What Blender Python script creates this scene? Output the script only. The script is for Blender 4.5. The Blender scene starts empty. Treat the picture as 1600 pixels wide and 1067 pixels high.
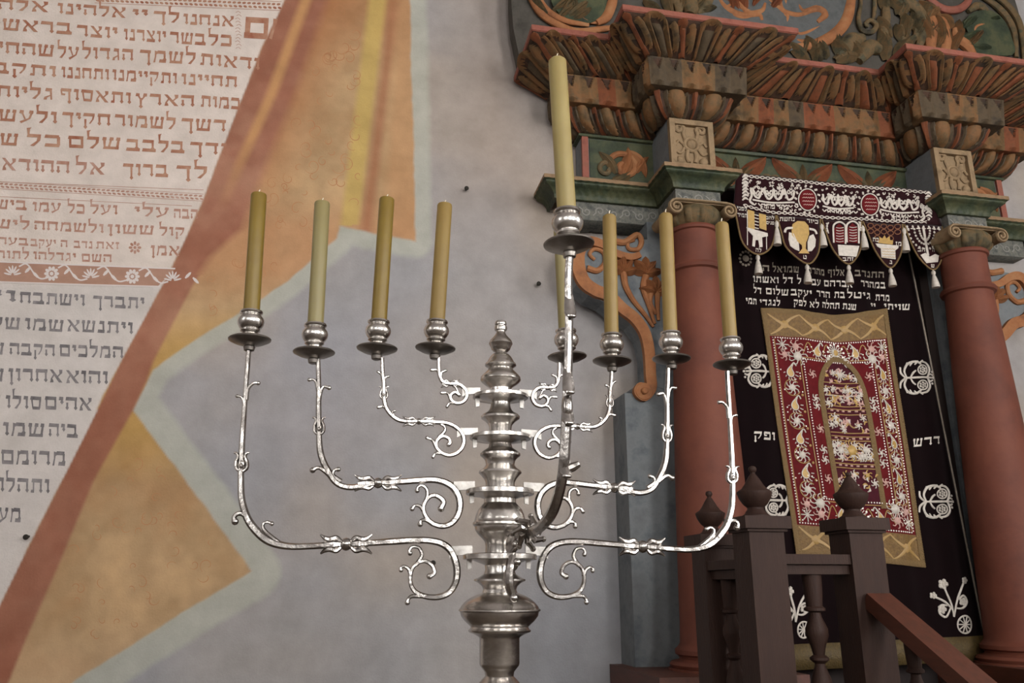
import bpy, bmesh, math, random
import numpy as np
from mathutils import Vector, Matrix
random.seed(7)
sc = bpy.context.scene
col = sc.collection
PI = math.pi

# ------------------------------------------------------------------ camera
D, EYE, FPX = 4.6, 1.65, 1300.0
PITCH, YAW = math.radians(16.54), math.radians(9.57)
cam_d = bpy.data.cameras.new('camera'); cam = bpy.data.objects.new('camera', cam_d); col.objects.link(cam)
cam.location = (0, -D, EYE); cam.rotation_euler = (PI/2 + PITCH, 0, -YAW)
cam_d.sensor_width = 36; cam_d.lens = 36*FPX/1600; cam_d.clip_start = .05
sc.camera = cam

# ------------------------------------------------------------------ world and view
w = bpy.data.worlds.new('world'); sc.world = w; w.use_nodes = True
w.node_tree.nodes['Background'].inputs[0].default_value = (.75, .82, 1, 1)
w.node_tree.nodes['Background'].inputs[1].default_value = .3
sc.view_settings.view_transform = 'Standard'; sc.view_settings.look = 'None'
sc.view_settings.gamma = 1; sc.view_settings.use_curve_mapping = False
sc.view_settings.exposure = 0.0
sc.cycles.caustics_reflective = False; sc.cycles.caustics_refractive = False

# window light of the hall: (name, wall, centre, width, height, strength)
WINDOWS = [('window_1', 'E', (6.5, -5.4, 3.9), 1.5, 2.9, 17),
           ('window_2', 'S', (-2.6, -9.5, 3.7), 1.5, 2.9, 9),
           ('window_3', 'S', (1.0, -9.5, 3.7), 1.5, 2.9, 15),
           ('window_4', 'S', (4.4, -9.5, 3.7), 1.5, 2.9, 28),
           ('window_5', 'W', (-5.0, -5.4, 3.9), 1.5, 2.9, 5)]

# ------------------------------------------------------------------ measuring: a viewing ray met with a plane of the place
FW = np.array([math.sin(YAW)*math.cos(PITCH), math.cos(YAW)*math.cos(PITCH), math.sin(PITCH)])
RT = np.array([math.cos(YAW), -math.sin(YAW), 0.]); UP = np.cross(RT, FW); CP = np.array([0, -D, EYE])
def ray(px, py): return FW + (px-800)/FPX*RT - (py-533.5)/FPX*UP
def unp(px, py, Y):
    r = ray(px, py); return CP + (Y-CP[1])/r[1]*r
A0 = unp(1310, 600, 0); A0[2] = 0
TH = math.radians(1.7)
AX = np.array([math.cos(TH), math.sin(TH), 0.]); AY = np.array([-math.sin(TH), math.cos(TH), 0.])
def ark(x, p, z): return A0 + x*AX - p*AY + np.array([0, 0, z])      # x along the ark front, p out of the wall
def aunp(px, py, p):
    r = ray(px, py); t = ((A0-CP) @ AY - p)/(r @ AY); P = CP + t*r
    return float((P-A0) @ AX), float(P[2])
def apx(px, py, p): x, z = aunp(px, py, p); return ark(x, p, z)

# ------------------------------------------------------------------ colour and materials
def lin(c):
    f = lambda v: v/12.92 if v <= .04045 else ((v+.055)/1.055)**2.4
    return tuple(f(v/255) for v in c)
MATS = {}
def mat(name, c, rough=.7, metal=0, vary=0, vscale=8, c2=None, bump=0, bscale=60, attr=None, sss=0, sheen=0, spec=.5, stretch=None):
    m = bpy.data.materials.new(name); m.use_nodes = True; n = m.node_tree.nodes; L = m.node_tree.links
    b = n['Principled BSDF']; rgb = lin(c) + (1,)
    b.inputs['Roughness'].default_value = rough; b.inputs['Metallic'].default_value = metal
    b.inputs['Specular IOR Level'].default_value = spec
    if sss:
        b.inputs['Subsurface Weight'].default_value = sss; b.inputs['Subsurface Radius'].default_value = (.03, .02, .008)
        b.inputs['Subsurface Scale'].default_value = .3
    if sheen:
        b.inputs['Sheen Weight'].default_value = sheen; b.inputs['Sheen Roughness'].default_value = .4
    tc = n.new('ShaderNodeTexCoord'); src = tc.outputs['Object']
    if stretch:
        mp = n.new('ShaderNodeMapping'); mp.inputs['Scale'].default_value = stretch; L.new(src, mp.inputs[0]); src = mp.outputs[0]
    base = None
    if attr:
        a = n.new('ShaderNodeVertexColor'); a.layer_name = attr; base = a.outputs['Color']
    if vary or c2:
        t = n.new('ShaderNodeTexNoise'); t.inputs['Scale'].default_value = vscale; t.inputs['Detail'].default_value = 6
        t.inputs['Roughness'].default_value = .62; L.new(src, t.inputs['Vector'])
        r = n.new('ShaderNodeMapRange'); r.inputs[1].default_value = .32; r.inputs[2].default_value = .68
        L.new(t.outputs['Fac'], r.inputs[0])
        mx = n.new('ShaderNodeMix'); mx.data_type = 'RGBA'
        if c2:
            mx.inputs[6].default_value = rgb; mx.inputs[7].default_value = lin(c2) + (1,)
        else:
            mx.blend_type = 'MULTIPLY'
            r.inputs[3].default_value = 0; r.inputs[4].default_value = 1
            if base: L.new(base, mx.inputs[6])
            else: mx.inputs[6].default_value = rgb
            mx.inputs[7].default_value = (1-vary, 1-vary, 1-vary*1.05, 1)
        L.new(r.outputs[0], mx.inputs[0]); L.new(mx.outputs[2], b.inputs['Base Color'])
    elif base: L.new(base, b.inputs['Base Color'])
    else: b.inputs['Base Color'].default_value = rgb
    if bump:
        t = n.new('ShaderNodeTexNoise'); t.inputs['Scale'].default_value = bscale; t.inputs['Detail'].default_value = 4
        L.new(src, t.inputs['Vector']); bp = n.new('ShaderNodeBump'); bp.inputs['Strength'].default_value = bump
        bp.inputs['Distance'].default_value = .01; L.new(t.outputs['Fac'], bp.inputs['Height']); L.new(bp.outputs[0], b.inputs['Normal'])
    MATS[name] = m; return m
def palette_mat(name, stops, scale=5, rough=.75, bump=.5, bscale=45):
    """old polychrome paint: several worn colours in patches"""
    m = bpy.data.materials.new(name); m.use_nodes = True; n = m.node_tree.nodes; L = m.node_tree.links
    b = n['Principled BSDF']; b.inputs['Roughness'].default_value = rough; b.inputs['Specular IOR Level'].default_value = .3
    tc = n.new('ShaderNodeTexCoord'); t = n.new('ShaderNodeTexNoise'); t.inputs['Scale'].default_value = scale; t.inputs['Detail'].default_value = 7
    t.inputs['Roughness'].default_value = .65
    L.new(tc.outputs['Object'], t.inputs['Vector']); r = n.new('ShaderNodeValToRGB'); e = r.color_ramp.elements
    while len(e) > 1: e.remove(e[-1])
    for i, (p, c) in enumerate(stops):
        k = e[0] if i == 0 else e.new(p)
        k.position = p; k.color = lin(c) + (1,)
    L.new(t.outputs['Fac'], r.inputs[0]); L.new(r.outputs[0], b.inputs['Base Color'])
    t2 = n.new('ShaderNodeTexNoise'); t2.inputs['Scale'].default_value = bscale; t2.inputs['Detail'].default_value = 4
    L.new(tc.outputs['Object'], t2.inputs['Vector']); bp = n.new('ShaderNodeBump'); bp.inputs['Strength'].default_value = bump; bp.inputs['Distance'].default_value = .008
    L.new(t2.outputs['Fac'], bp.inputs['Height']); L.new(bp.outputs[0], b.inputs['Normal'])
    MATS[name] = m; return m

mat('mural', (200, 190, 188), .95, vary=.19, vscale=6.5, bump=.25, bscale=90, attr='paint', spec=.15)
mat('plaster', (176, 170, 168), .95, vary=.1, vscale=4, spec=.15)
mat('red_ink', (150, 92, 72), .95, c2=(186, 148, 124), vscale=11, spec=.1)
mat('pale_red_ink', (160, 114, 94), .95, c2=(190, 156, 142), vscale=14, spec=.1)
mat('grey_ink', (98, 94, 96), .95, c2=(150, 144, 144), vscale=14, spec=.1)
mat('frieze_brown', (176, 138, 120), .95, vary=.15, vscale=14, spec=.1)
mat('frieze_white', (214, 204, 200), .95, spec=.1)
mat('brown_line', (168, 116, 80), .95, c2=(186, 138, 98), vscale=10, spec=.1)
mat('silver', (222, 218, 213), .27, 1, c2=(168, 162, 156), vscale=16, bump=.12, bscale=40)
mat('bright_silver', (200, 196, 192), .23, 1, c2=(140, 134, 129), vscale=20, bump=.25, bscale=30)
mat('dark_silver', (158, 152, 146), .35, 1, c2=(120, 114, 108), vscale=20)
mat('wax_olive', (124, 102, 32), .45, c2=(112, 88, 28), vscale=6, sss=.25)
mat('wax_pale', (152, 136, 86), .45, c2=(140, 122, 72), vscale=6, sss=.25)
mat('wax_greenish', (134, 124, 82), .45, c2=(130, 116, 74), vscale=6, sss=.25)
mat('wax_honey', (142, 118, 62), .5, c2=(130, 104, 50), vscale=6, sss=.2)
mat('wick', (225, 215, 195), .9)
palette_mat('carved_paint', [(.28, (34, 29, 24)), (.42, (74, 56, 38)), (.5, (104, 66, 40)), (.58, (84, 68, 46)), (.68, (54, 48, 38)), (.78, (112, 90, 62))], 8)
palette_mat('carved_warm', [(.28, (56, 38, 27)), (.42, (106, 70, 42)), (.5, (132, 76, 44)), (.58, (112, 84, 54)), (.68, (70, 56, 42)), (.78, (130, 102, 68))], 8)
palette_mat('carved_olive', [(.3, (38, 36, 29)), (.45, (84, 74, 52)), (.55, (106, 84, 56)), (.65, (70, 70, 54)), (.78, (112, 95, 70))], 8)
palette_mat('carved_dark', [(.3, (32, 26, 21)), (.45, (56, 42, 31)), (.55, (72, 49, 35)), (.7, (46, 40, 32))], 9)
palette_mat('leaf_ochre', [(.3, (68, 55, 39)), (.45, (106, 82, 54)), (.55, (122, 86, 54)), (.7, (88, 72, 50))], 9)
palette_mat('leaf_orange', [(.3, (88, 52, 35)), (.5, (126, 72, 45)), (.7, (100, 66, 44))], 9)
palette_mat('leaf_grey', [(.3, (58, 50, 40)), (.5, (86, 72, 54)), (.7, (68, 58, 46))], 9)
palette_mat('green_paint', [(.3, (34, 42, 34)), (.48, (58, 66, 48)), (.6, (78, 80, 56)), (.75, (48, 56, 46))], 7, .55)
palette_mat('stone_beige', [(.3, (104, 86, 64)), (.5, (144, 121, 92)), (.7, (124, 106, 82))], 9)
palette_mat('blue_grey', [(.3, (86, 92, 97)), (.5, (116, 120, 122)), (.7, (100, 102, 104))], 6, .8, .2)
palette_mat('slate_paint', [(.3, (62, 66, 66)), (.5, (88, 90, 90)), (.7, (74, 74, 72))], 6, .8, .2)
palette_mat('orange_paint', [(.3, (116, 76, 50)), (.5, (150, 98, 62)), (.7, (158, 114, 78))], 8)
palette_mat('red_fillet', [(.3, (116, 66, 54)), (.5, (142, 84, 70)), (.7, (126, 80, 62))], 10, .6)
palette_mat('cream_fillet', [(.3, (112, 88, 62)), (.5, (138, 112, 84)), (.7, (126, 98, 70))], 10, .6)
palette_mat('column_red', [(.3, (90, 50, 39)), (.5, (108, 60, 46)), (.7, (118, 67, 50))], 3, .65, .15, 25)
palette_mat('mauve_grey', [(.3, (54, 52, 46)), (.5, (76, 72, 66)), (.7, (66, 62, 56))], 6)
palette_mat('marbled', [(.3, (66, 68, 66)), (.46, (92, 93, 88)), (.56, (112, 110, 102)), (.7, (74, 76, 76))], 30, .8, .2)
mat('pale_scroll', (128, 126, 120), .85)
mat('velvet', (17, 5, 7), .9, vary=.3, vscale=10, sheen=.1, spec=.1)
mat('velvet_plum', (38, 11, 16), .85, vary=.2, vscale=20, sheen=.3, spec=.1)
mat('red_silk', (100, 19, 24), .75, vary=.3, vscale=24, spec=.15)
mat('dark_red_silk', (74, 22, 34), .75, vary=.3, vscale=24, spec=.15)
mat('shaded_hem_gold', (92, 74, 36), .6, c2=(70, 56, 28), vscale=60, bump=.6, bscale=120)  # hem gold set darker, the shade it hangs in put into its colour
mat('plate_silver', (176, 172, 167), .42, 1, c2=(130, 126, 122), vscale=24, bump=.2, bscale=30)
mat('brocade', (124, 94, 46), .55, c2=(96, 70, 32), vscale=60, bump=.6, bscale=120)
mat('brocade_light', (166, 132, 80), .5, c2=(150, 120, 66), vscale=60)
mat('braid', (124, 98, 60), .7, c2=(110, 88, 52), vscale=80, bump=.8, bscale=160)
mat('silver_thread', (205, 196, 186), .5, metal=.1, vary=.25, vscale=60)
mat('dim_thread', (150, 138, 124), .7, vary=.3, vscale=60)
mat('gold_thread', (186, 150, 82), .45, metal=.1, vary=.25, vscale=60)
mat('rose_thread', (200, 160, 150), .6, vary=.25, vscale=60)
mat('brown_thread', (120, 74, 44), .7)
mat('bead', (250, 244, 236), .2, spec=.8)
mat('wood', (58, 40, 33), .6, c2=(50, 34, 29), vscale=7, bump=.2, bscale=30, stretch=(6, 6, 1), spec=.2)
mat('wood_red', (92, 50, 36), .5, c2=(72, 40, 28), vscale=7, stretch=(6, 1, 6))
mat('dark_wood', (44, 30, 26), .7, c2=(44, 32, 28), vscale=7)
mat('void_wood', (36, 24, 22), .8, c2=(28, 19, 18), vscale=5)
mat('iron', (44, 40, 34), .7, .4)
mat('floor_stone', (96, 84, 72), .7, c2=(80, 70, 60), vscale=3)
mat('frame_white', (200, 198, 190), .6)
def emis(name, c, s):
    m = bpy.data.materials.new(name); m.use_nodes = True; n = m.node_tree.nodes; n.remove(n['Principled BSDF'])
    e = n.new('ShaderNodeEmission'); e.inputs[0].default_value = tuple(c) + (1,); e.inputs[1].default_value = s
    m.node_tree.links.new(e.outputs[0], n['Material Output'].inputs[0]); MATS[name] = m

# ------------------------------------------------------------------ mesh builder (world coordinates)
class MB:
    def __init__(s): s.v = []; s.f = []; s.m = []; s.sm = []; s.cur = 0; s.smooth = True
    def add(s, vs, fs, smooth=None):
        b = len(s.v); s.v += [tuple(map(float, q)) for q in vs]
        for f in fs:
            s.f.append(tuple(b+i for i in f)); s.m.append(s.cur); s.sm.append(s.smooth if smooth is None else smooth)
        return s
    def poly(s, pts): return s.add(pts, [tuple(range(len(pts)))], False)
    def grid(s, rows, closed_u=False, smooth=True):
        nr, nc = len(rows), len(rows[0]); vs = [p for r in rows for p in r]; fs = []
        for i in range(nr-1):
            for j in range(nc if closed_u else nc-1):
                k = (j+1) % nc; fs.append((i*nc+j, i*nc+k, (i+1)*nc+k, (i+1)*nc+j))
        return s.add(vs, fs, smooth)
    def box(s, c, sx, sy, sz, ax=None, ay=None, az=None):
        c = np.array(c); ax = np.array(ax if ax is not None else (1, 0, 0)); ay = np.array(ay if ay is not None else (0, 1, 0)); az = np.array(az if az is not None else (0, 0, 1))
        vs = [c + ax*sx*i/2 + ay*sy*j/2 + az*sz*k/2 for i in (-1, 1) for j in (-1, 1) for k in (-1, 1)]
        return s.add(vs, [(0, 1, 3, 2), (4, 6, 7, 5), (0, 4, 5, 1), (2, 3, 7, 6), (0, 2, 6, 4), (1, 5, 7, 3)], False)
    def lathe(s, prof, c, n=40, axis=None, caps=True):
        c = np.array(c, float)
        if axis is None: e1, e2, e3 = np.array([1., 0, 0]), np.array([0, 1., 0]), np.array([0, 0, 1.])
        else:
            e3 = np.array(axis, float); e3 /= np.linalg.norm(e3); t = np.array([1., 0, 0]) if abs(e3[0]) < .8 else np.array([0, 1., 0])
            e1 = np.cross(t, e3); e1 /= np.linalg.norm(e1); e2 = np.cross(e3, e1)
        rows = [[c + e3*z + (e1*math.cos(2*PI*j/n) + e2*math.sin(2*PI*j/n))*r for j in range(n)] for r, z in prof]
        s.grid(rows, True)
        if caps:
            for (r, z), row in ((prof[0], rows[0]), (prof[-1], rows[-1])):
                if r > 1e-4: s.add(row, [tuple(range(n))], False)
        return s
    def tube(s, pts, rad, n=8, flat=None, nrm=None):
        """round (or flattened) tube through 3-D points; nrm = fixed plane normal, flat = (in-plane, out-of-plane) factors"""
        pts = [np.array(p, float) for p in pts]; N = len(pts)
        if not hasattr(rad, '__len__'): rad = [rad]*N
        if len(rad) != N: rad = list(np.interp(np.linspace(0, 1, N), np.linspace(0, 1, len(rad)), rad))
        rows = []; up = np.array(nrm, float) if nrm is not None else None
        for i in range(N):
            t = pts[min(i+1, N-1)] - pts[max(i-1, 0)]; t = t/(np.linalg.norm(t)+1e-12)
            if nrm is None:
                if up is None: up = np.array([0, 0, 1.]) if abs(t[2]) < .9 else np.array([0, 1., 0])
                up = up - t*(up @ t); up = up/np.linalg.norm(up); u = up
            else: u = up/np.linalg.norm(up)
            sd = np.cross(t, u); sd = sd/(np.linalg.norm(sd)+1e-12); fl = flat or (1, 1)
            rows.append([pts[i] + (sd*math.cos(2*PI*(j+.5)/n)*fl[0] + u*math.sin(2*PI*(j+.5)/n)*fl[1])*rad[i] for j in range(n)])
        s.grid(rows, True); s.add(rows[0], [tuple(range(n))], False); s.add(rows[-1], [tuple(range(n))], False)
        return s
    def ball(s, c, r, n=12, sc_=(1, 1, 1)):
        c = np.array(c, float); rows = []
        for i in range(n//2+1):
            a = PI*i/(n//2); rr = max(math.sin(a), 1e-3)
            rows.append([c + r*np.array([sc_[0]*rr*math.cos(2*PI*j/n), sc_[1]*rr*math.sin(2*PI*j/n), sc_[2]*math.cos(a)]) for j in range(n)])
        return s.grid(rows, True)
    def extrude(s, pts, vec):
        """polygon pushed along vec to a solid"""
        vec = np.array(vec, float); n = len(pts); a = [np.array(p, float) for p in pts]; b = [p+vec for p in a]
        return s.add(a+b, [tuple(range(n))[::-1], tuple(range(n, 2*n))] + [(i, (i+1) % n, n+(i+1) % n, n+i) for i in range(n)], False)
    def build(s, name, mats, parent=None, origin=None, recalc=True):
        me = bpy.data.meshes.new(name)
        root = parent
        while root is not None and root.parent: root = root.parent
        o0 = np.array(root.location) if root is not None else np.array(origin if origin is not None else (0, 0, 0), float)
        W_ = np.array(s.v)
        if root is not None and root.name == 'torah_ark': W_[:, 1] = np.minimum(W_[:, 1], -.003)      # the ark stands against the wall
        me.from_pydata((W_-o0).tolist(), [], s.f)
        for m in ([mats] if isinstance(mats, str) else mats): me.materials.append(MATS[m])
        me.polygons.foreach_set('material_index', s.m); me.polygons.foreach_set('use_smooth', s.sm)
        if recalc:
            bm = bmesh.new(); bm.from_mesh(me); bmesh.ops.recalc_face_normals(bm, faces=bm.faces)
            for ed in bm.edges:
                if len(ed.link_faces) == 2 and ed.calc_face_angle(0) > .62: ed.smooth = False
            bm.to_mesh(me); bm.free()
        me.update()
        o = bpy.data.objects.new(name, me); col.objects.link(o)
        if parent is not None: o.parent = parent
        else: o.location = tuple(o0)
        return o
def tag(o, label=None, cat=None, group=None, kind=None):
    for k, v in (('label', label), ('category', cat), ('group', group), ('kind', kind)):
        if v: o[k] = v
    return o
def thing(name, loc, label, cat, group=None):
    o = bpy.data.objects.new(name, None); col.objects.link(o); o.location = tuple(loc); o.empty_display_size = .1
    return tag(o, label, cat, group)
def struct(o): o['kind'] = 'structure'; return o
def spl(pts, k=6, closed=False):
    """Catmull-Rom through points of any dimension"""
    P = [np.array(p, float) for p in pts]; out = []; n = len(P)
    for i in range(n-1 if not closed else n):
        a, b, c, d = (P[(i-1) % n] if closed or i else 2*P[0]-P[1]), P[i], P[(i+1) % n], (P[(i+2) % n] if closed or i+2 < n else 2*P[-1]-P[-2])
        for j in range(k):
            t = j/k; out.append(.5*((2*b)+(c-a)*t+(2*a-5*b+4*c-d)*t*t+(3*b-a-3*c+d)*t**3))
    if not closed: out.append(P[-1])
    return out

# ------------------------------------------------------------------ Hebrew book-hand letters as pen strokes (unit height)
T = .265
LIFT = [0, 0.]
def lift():
    LIFT[0] = (LIFT[0]+1) % 37; LIFT[1] = LIFT[0]*2.2e-5
def _b(x0, x1, y=1.0, t=T): return [(x0+.05, y+.02), (x1, y), (x1-.02, y-t), (x0, y-t+.01)]
def _s(x, y0, y1, q=.072): return [(x-q, y1), (x+q, y1), (x+q*.8, y0+.3), (x+q*1.7, y0+.18), (x, y0), (x-q*1.7, y0+.18), (x-q*.8, y0+.3)]
def _k(*p): return list(p)
GL = {
 'א': (.86, [_k((0, 1), (.2, 1), (.86, .02), (.62, .02)), _k((.62, 1), (.86, 1), (.84, .74), (.72, .62), (.56, .42), (.5, .5), (.66, .7)), _k((.02, 0), (.26, .02), (.24, .2), (.18, .3), (.34, .6), (.26, .68), (.08, .32))]),
 'ב': (.84, [_b(0, .72), _s(.64, .1, .9), _b(-.02, .84, T)]),
 'ג': (.56, [_b(.1, .5), _k((.36, .9), (.48, .9), (.5, .02), (.4, .02)), _k((0, 0), (.18, 0), (.2, .18), (.4, .34), (.4, .44), (.06, .24))]),
 'ד': (.76, [_b(0, .76), _s(.6, 0, .8)]),
 'ה': (.8, [_b(0, .8), _s(.7, 0, .8), _s(.12, 0, .58)]),
 'ו': (.34, [_b(0, .34), _s(.24, 0, .8)]),
 'ז': (.4, [_b(0, .4), _s(.2, 0, .8)]),
 'ח': (.82, [_b(0, .82), _s(.7, 0, .8), _s(.12, 0, .8)]),
 'ט': (.82, [_s(.1, .1, 1), _b(0, .8, T), _k((.68, .1), (.8, .1), (.82, .9), (.7, .9)), _b(.44, .8, 1)]),
 'י': (.32, [_b(0, .32), _s(.22, .42, .8)]),
 'כ': (.72, [_b(0, .66), _k((.56, .9), (.7, .85), (.7, .15), (.56, .1)), _b(0, .68, T)]),
 'ך': (.72, [_b(0, .72), _s(.58, -.32, .8)]),
 'ל': (.64, [_k((0, 1.5), (.22, 1.56), (.14, 1.4), (.12, .9), (.04, .9)), _b(0, .64), _k((.48, .8), (.63, .8), (.6, .5), (.32, 0), (.14, .04), (.44, .45))]),
 'מ': (.84, [_k((.1, 1), (.22, .95), (.2, .6), (.12, 0), (0, 0), (.1, .5)), _b(.24, .78), _s(.72, .1, .85), _b(.36, .82, T), _k((.16, .95), (.3, .95), (.26, .7), (.18, .7))]),
 'ם': (.82, [_b(0, .8), _b(.06, .8, T), _k((.06, .9), (.18, .9), (.18, .1), (.06, .1)), _k((.66, .9), (.79, .9), (.79, .1), (.66, .1))]),
 'נ': (.5, [_b(.12, .48), _k((.34, .9), (.46, .9), (.48, .1), (.36, .1)), _b(0, .5, T)]),
 'ן': (.34, [_b(0, .34), _s(.22, -.32, .8)]),
 'ס': (.8, [_b(0, .8), _k((.05, .9), (.18, .9), (.24, .1), (.16, .1)), _k((.66, .9), (.79, .85), (.72, .1), (.6, .1)), _b(.16, .7, .22, .22)]),
 'ע': (.78, [_b(0, .26), _b(.52, .78), _k((.62, .8), (.74, .8), (.6, .3), (.1, -.1), (.02, .06), (.5, .36)), _k((.12, .8), (.22, .8), (.36, .3), (.28, .24))]),
 'פ': (.76, [_b(.02, .7), _k((.6, .9), (.73, .85), (.73, .15), (.6, .1)), _b(0, .72, T), _k((.02, .9), (.13, .9), (.15, .55), (.05, .55)), _b(.05, .34, .62, .16)]),
 'ף': (.74, [_b(.02, .74), _s(.6, -.32, .8), _k((.02, .9), (.13, .9), (.15, .5), (.05, .5)), _b(.05, .34, .56, .16)]),
 'צ': (.76, [_k((0, 1), (.2, 1), (.74, .1), (.56, .1)), _k((.5, 1), (.74, 1), (.7, .75), (.46, .42), (.4, .5), (.56, .72)), _b(0, .74, T)]),
 'ץ': (.7, [_b(0, .26), _b(.44, .7), _s(.32, -.32, .6), _k((.12, .8), (.24, .8), (.38, .4), (.28, .4)), _k((.5, .8), (.62, .8), (.4, .4), (.32, .44))]),
 'ק': (.76, [_b(0, .74), _k((.6, .8), (.72, .8), (.66, .5), (.46, .12), (.36, .14), (.56, .5)), _s(.14, -.34, .5)]),
 'ר': (.72, [_b(0, .68), _s(.6, 0, .85)]),
 'ש': (.94, [_b(.04, .86, .22, .22), _k((.04, .98), (.2, 1), (.18, .15), (.08, .15)), _b(0, .24), _k((.44, .98), (.55, .98), (.4, .15), (.28, .15)), _b(.36, .6), _k((.8, .98), (.92, .98), (.84, .15), (.7, .15)), _b(.7, .94)]),
 'ת': (.84, [_b(.06, .82), _s(.72, 0, .8), _k((.16, .8), (.27, .8), (.25, .1), (.15, .1)), _b(0, .26, .22, .2)]),
}
def word(mb, txt, xr, yr, xl, yl, h, place, shear=0):
    """txt read right to left, its top edge from (xr,yr) to (xl,yl) in picture measure, letter height h; place() lays a point on its surface"""
    tot = sum(GL[c][0] for c in txt) + .14*(len(txt)-1); k = (xr-xl)/tot; x = 0
    for c in txt:
        wd, polys = GL[c]
        for pg in polys:
            out = []; lift()
            for gx, gy in pg:
                d = (x + wd - gx)*k; f = d/(xr-xl)
                out.append(place(xr-d + shear*(1-gy)*h, yr + (yl-yr)*f + (1-gy)*h))
            mb.poly(out)
        x += wd + .14

# ================================================================== the hall
XW, XE, YS, ZT = -5.0, 6.5, -9.5, 6.9
fl = MB(); fl.box(((XW+XE)/2, YS/2, -.1), XE-XW, -YS, .2); struct(fl.build('floor', 'floor_stone', origin=(0, 0, 0)))
ce = MB(); ce.box(((XW+XE)/2, YS/2, ZT+.1), XE-XW, -YS, .2); struct(ce.build('ceiling', 'plaster', origin=(0, 0, ZT)))
for nm, c, sx, sy in (('wall_west', (XW-.1, YS/2, ZT/2), .2, -YS), ('wall_east', (XE+.1, YS/2, ZT/2), .2, -YS), ('wall_south', ((XW+XE)/2, YS-.1, ZT/2), XE-XW+.4, .2)):
    m = MB(); m.box(c, sx, sy, ZT); struct(m.build(nm, 'plaster', origin=(c[0], c[1], 0)))
for nm, side, c, ww, wh, st in WINDOWS:
    c = np.array(c); ex, ey = ((np.array([0, 1., 0]), np.array([-1., 0, 0])) if side == 'E' else (np.array([0, 1., 0]), np.array([1., 0, 0])) if side == 'W' else (np.array([1., 0, 0]), np.array([0, 1., 0])))
    emis('daylight_'+nm, (1, .985, .96), st*1.02)
    r = bpy.data.objects.new(nm, None); col.objects.link(r); r.location = tuple(c); struct(r)
    g = MB(); g.box(c+ey*.02, ww, .01, wh, ex, ey); struct(g.build('window_pane', 'daylight_'+nm, r))
    f = MB(); ez = np.array([0, 0, 1.])
    for i in (-1, 1):
        f.box(c+ex*i*(ww/2+.04)+ey*.04, .1, .1, wh+.18, ex, ey); f.box(c+ez*i*(wh/2+.04)+ey*.04, ww+.18, .1, .1, ex, ey)
    f.box(c+ey*.04, .05, .05, wh, ex, ey)
    for k in (-.25, 0, .25): f.box(c+ez*k*wh+ey*.04, ww, .05, .05, ex, ey)
    struct(f.build('window_frame', 'frame_white', r))

# ------------------------------------------------------------------ the painted wall
def sdf(x, y, P):
    """signed distance to a polygon, negative inside (numpy arrays)"""
    P = np.array(P, float); d = np.full(x.shape, 1e18); ins = np.zeros(x.shape, bool); n = len(P)
    for i in range(n):
        a, b = P[i], P[(i+1) % n]; e = b-a
        if e@e < 1e-9: continue
        wx, wy = x-a[0], y-a[1]; t = np.clip((wx*e[0]+wy*e[1])/(e@e), 0, 1)
        d = np.minimum(d, (wx-t*e[0])**2+(wy-t*e[1])**2)
        c = ((a[1] > y) != (b[1] > y)); 
        with np.errstate(divide='ignore', invalid='ignore'): xi = e[0]*(y-a[1])/(e[1] if e[1] else 1e-9)+a[0]
        ins ^= c & (x < xi)
    return np.where(ins, -1, 1)*np.sqrt(d)
def mixc(C, c, k): k = np.clip(k, 0, 1)[..., None]; return C*(1-k)+np.array(lin(c))*k
def soft(d, s): return np.clip(.5-d/(2*s), 0, 1)
_rg = np.random.default_rng(3)
def vnoise(X, Z, s):
    a = _rg.random((64, 64)); u, v = X*s % 63, Z*s % 63; i, j = u.astype(int), v.astype(int); fu, fv = u-i, v-j
    fu, fv = fu*fu*(3-2*fu), fv*fv*(3-2*fv)
    return (a[i, j]*(1-fu)+a[i+1, j]*fu)*(1-fv)+(a[i, j+1]*(1-fu)+a[i+1, j+1]*fu)*fv
LRED = [(-300, 600), (-150, 520), (0, 446), (75, 410), (180, 368), (320, 315), (420, 268), (560, 192), (690, 128), (880, 32), (950, -2), (1100, -75), (1300, -170)]
RRED = [(-300, 640), (-150, 565), (0, 512), (150, 460), (262, 414), (356, 380), (400, 330), (444, 302), (564, 240), (596, 229), (641, 208), (752, 146), (880, 93), (1000, 40), (1100, 0), (1300, -90)]
UP_OCHRE = [(640, -300), (640, 0), (644, 150), (650, 378), (590, 366), (530, 351), (526, 372), (450, 438), (370, 492), (300, 534), (240, 578), (208, 640), (150, 640)] + [(x, y) for y, x in LRED[7:0:-1]]
LOW_OCHRE = [(208, 641), (300, 765), (394, 893), (300, 948), (205, 1008), (120, 1062), (-20, 1180), (-170, 1300), (-75, 1100), (-2, 950), (32, 880), (128, 690), (170, 610)]
gx = np.concatenate([np.linspace(XW, -2.75, 12)[:-1], np.arange(-2.75, 1.6, .0095), np.linspace(1.6, XE, 30)[0:]])
gz = np.concatenate([np.linspace(0, .9, 8)[:-1], np.arange(.9, 5.45, .0095), np.linspace(5.45, ZT, 8)])
GX, GZ = np.meshgrid(gx, gz)
dx, dy, dz = GX-CP[0], 0-CP[1], GZ-CP[2]
zc_ = dx*FW[0]+dy*FW[1]+dz*FW[2]
MX = 800+FPX*(dx*RT[0]+dy*RT[1]+dz*RT[2])/zc_; MY = 533.5-FPX*(dx*UP[0]+dy*UP[1]+dz*UP[2])/zc_
n1, n2, n3 = vnoise(GX+9, GZ, 2.3), vnoise(GX+9, GZ, 7.1), vnoise(GX+9, GZ, 19.)
nz = (n1*.5+n2*.3+n3*.2)-.5
wob = (n2-.5)*5+(n3-.5)*4
C = np.zeros(GX.shape+(3,)); C[:] = lin((166, 160, 158))
C = mixc(C, (160, 160, 164), (n1-.38)*1.3)                        # bluish clouding of the grey ground
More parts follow.
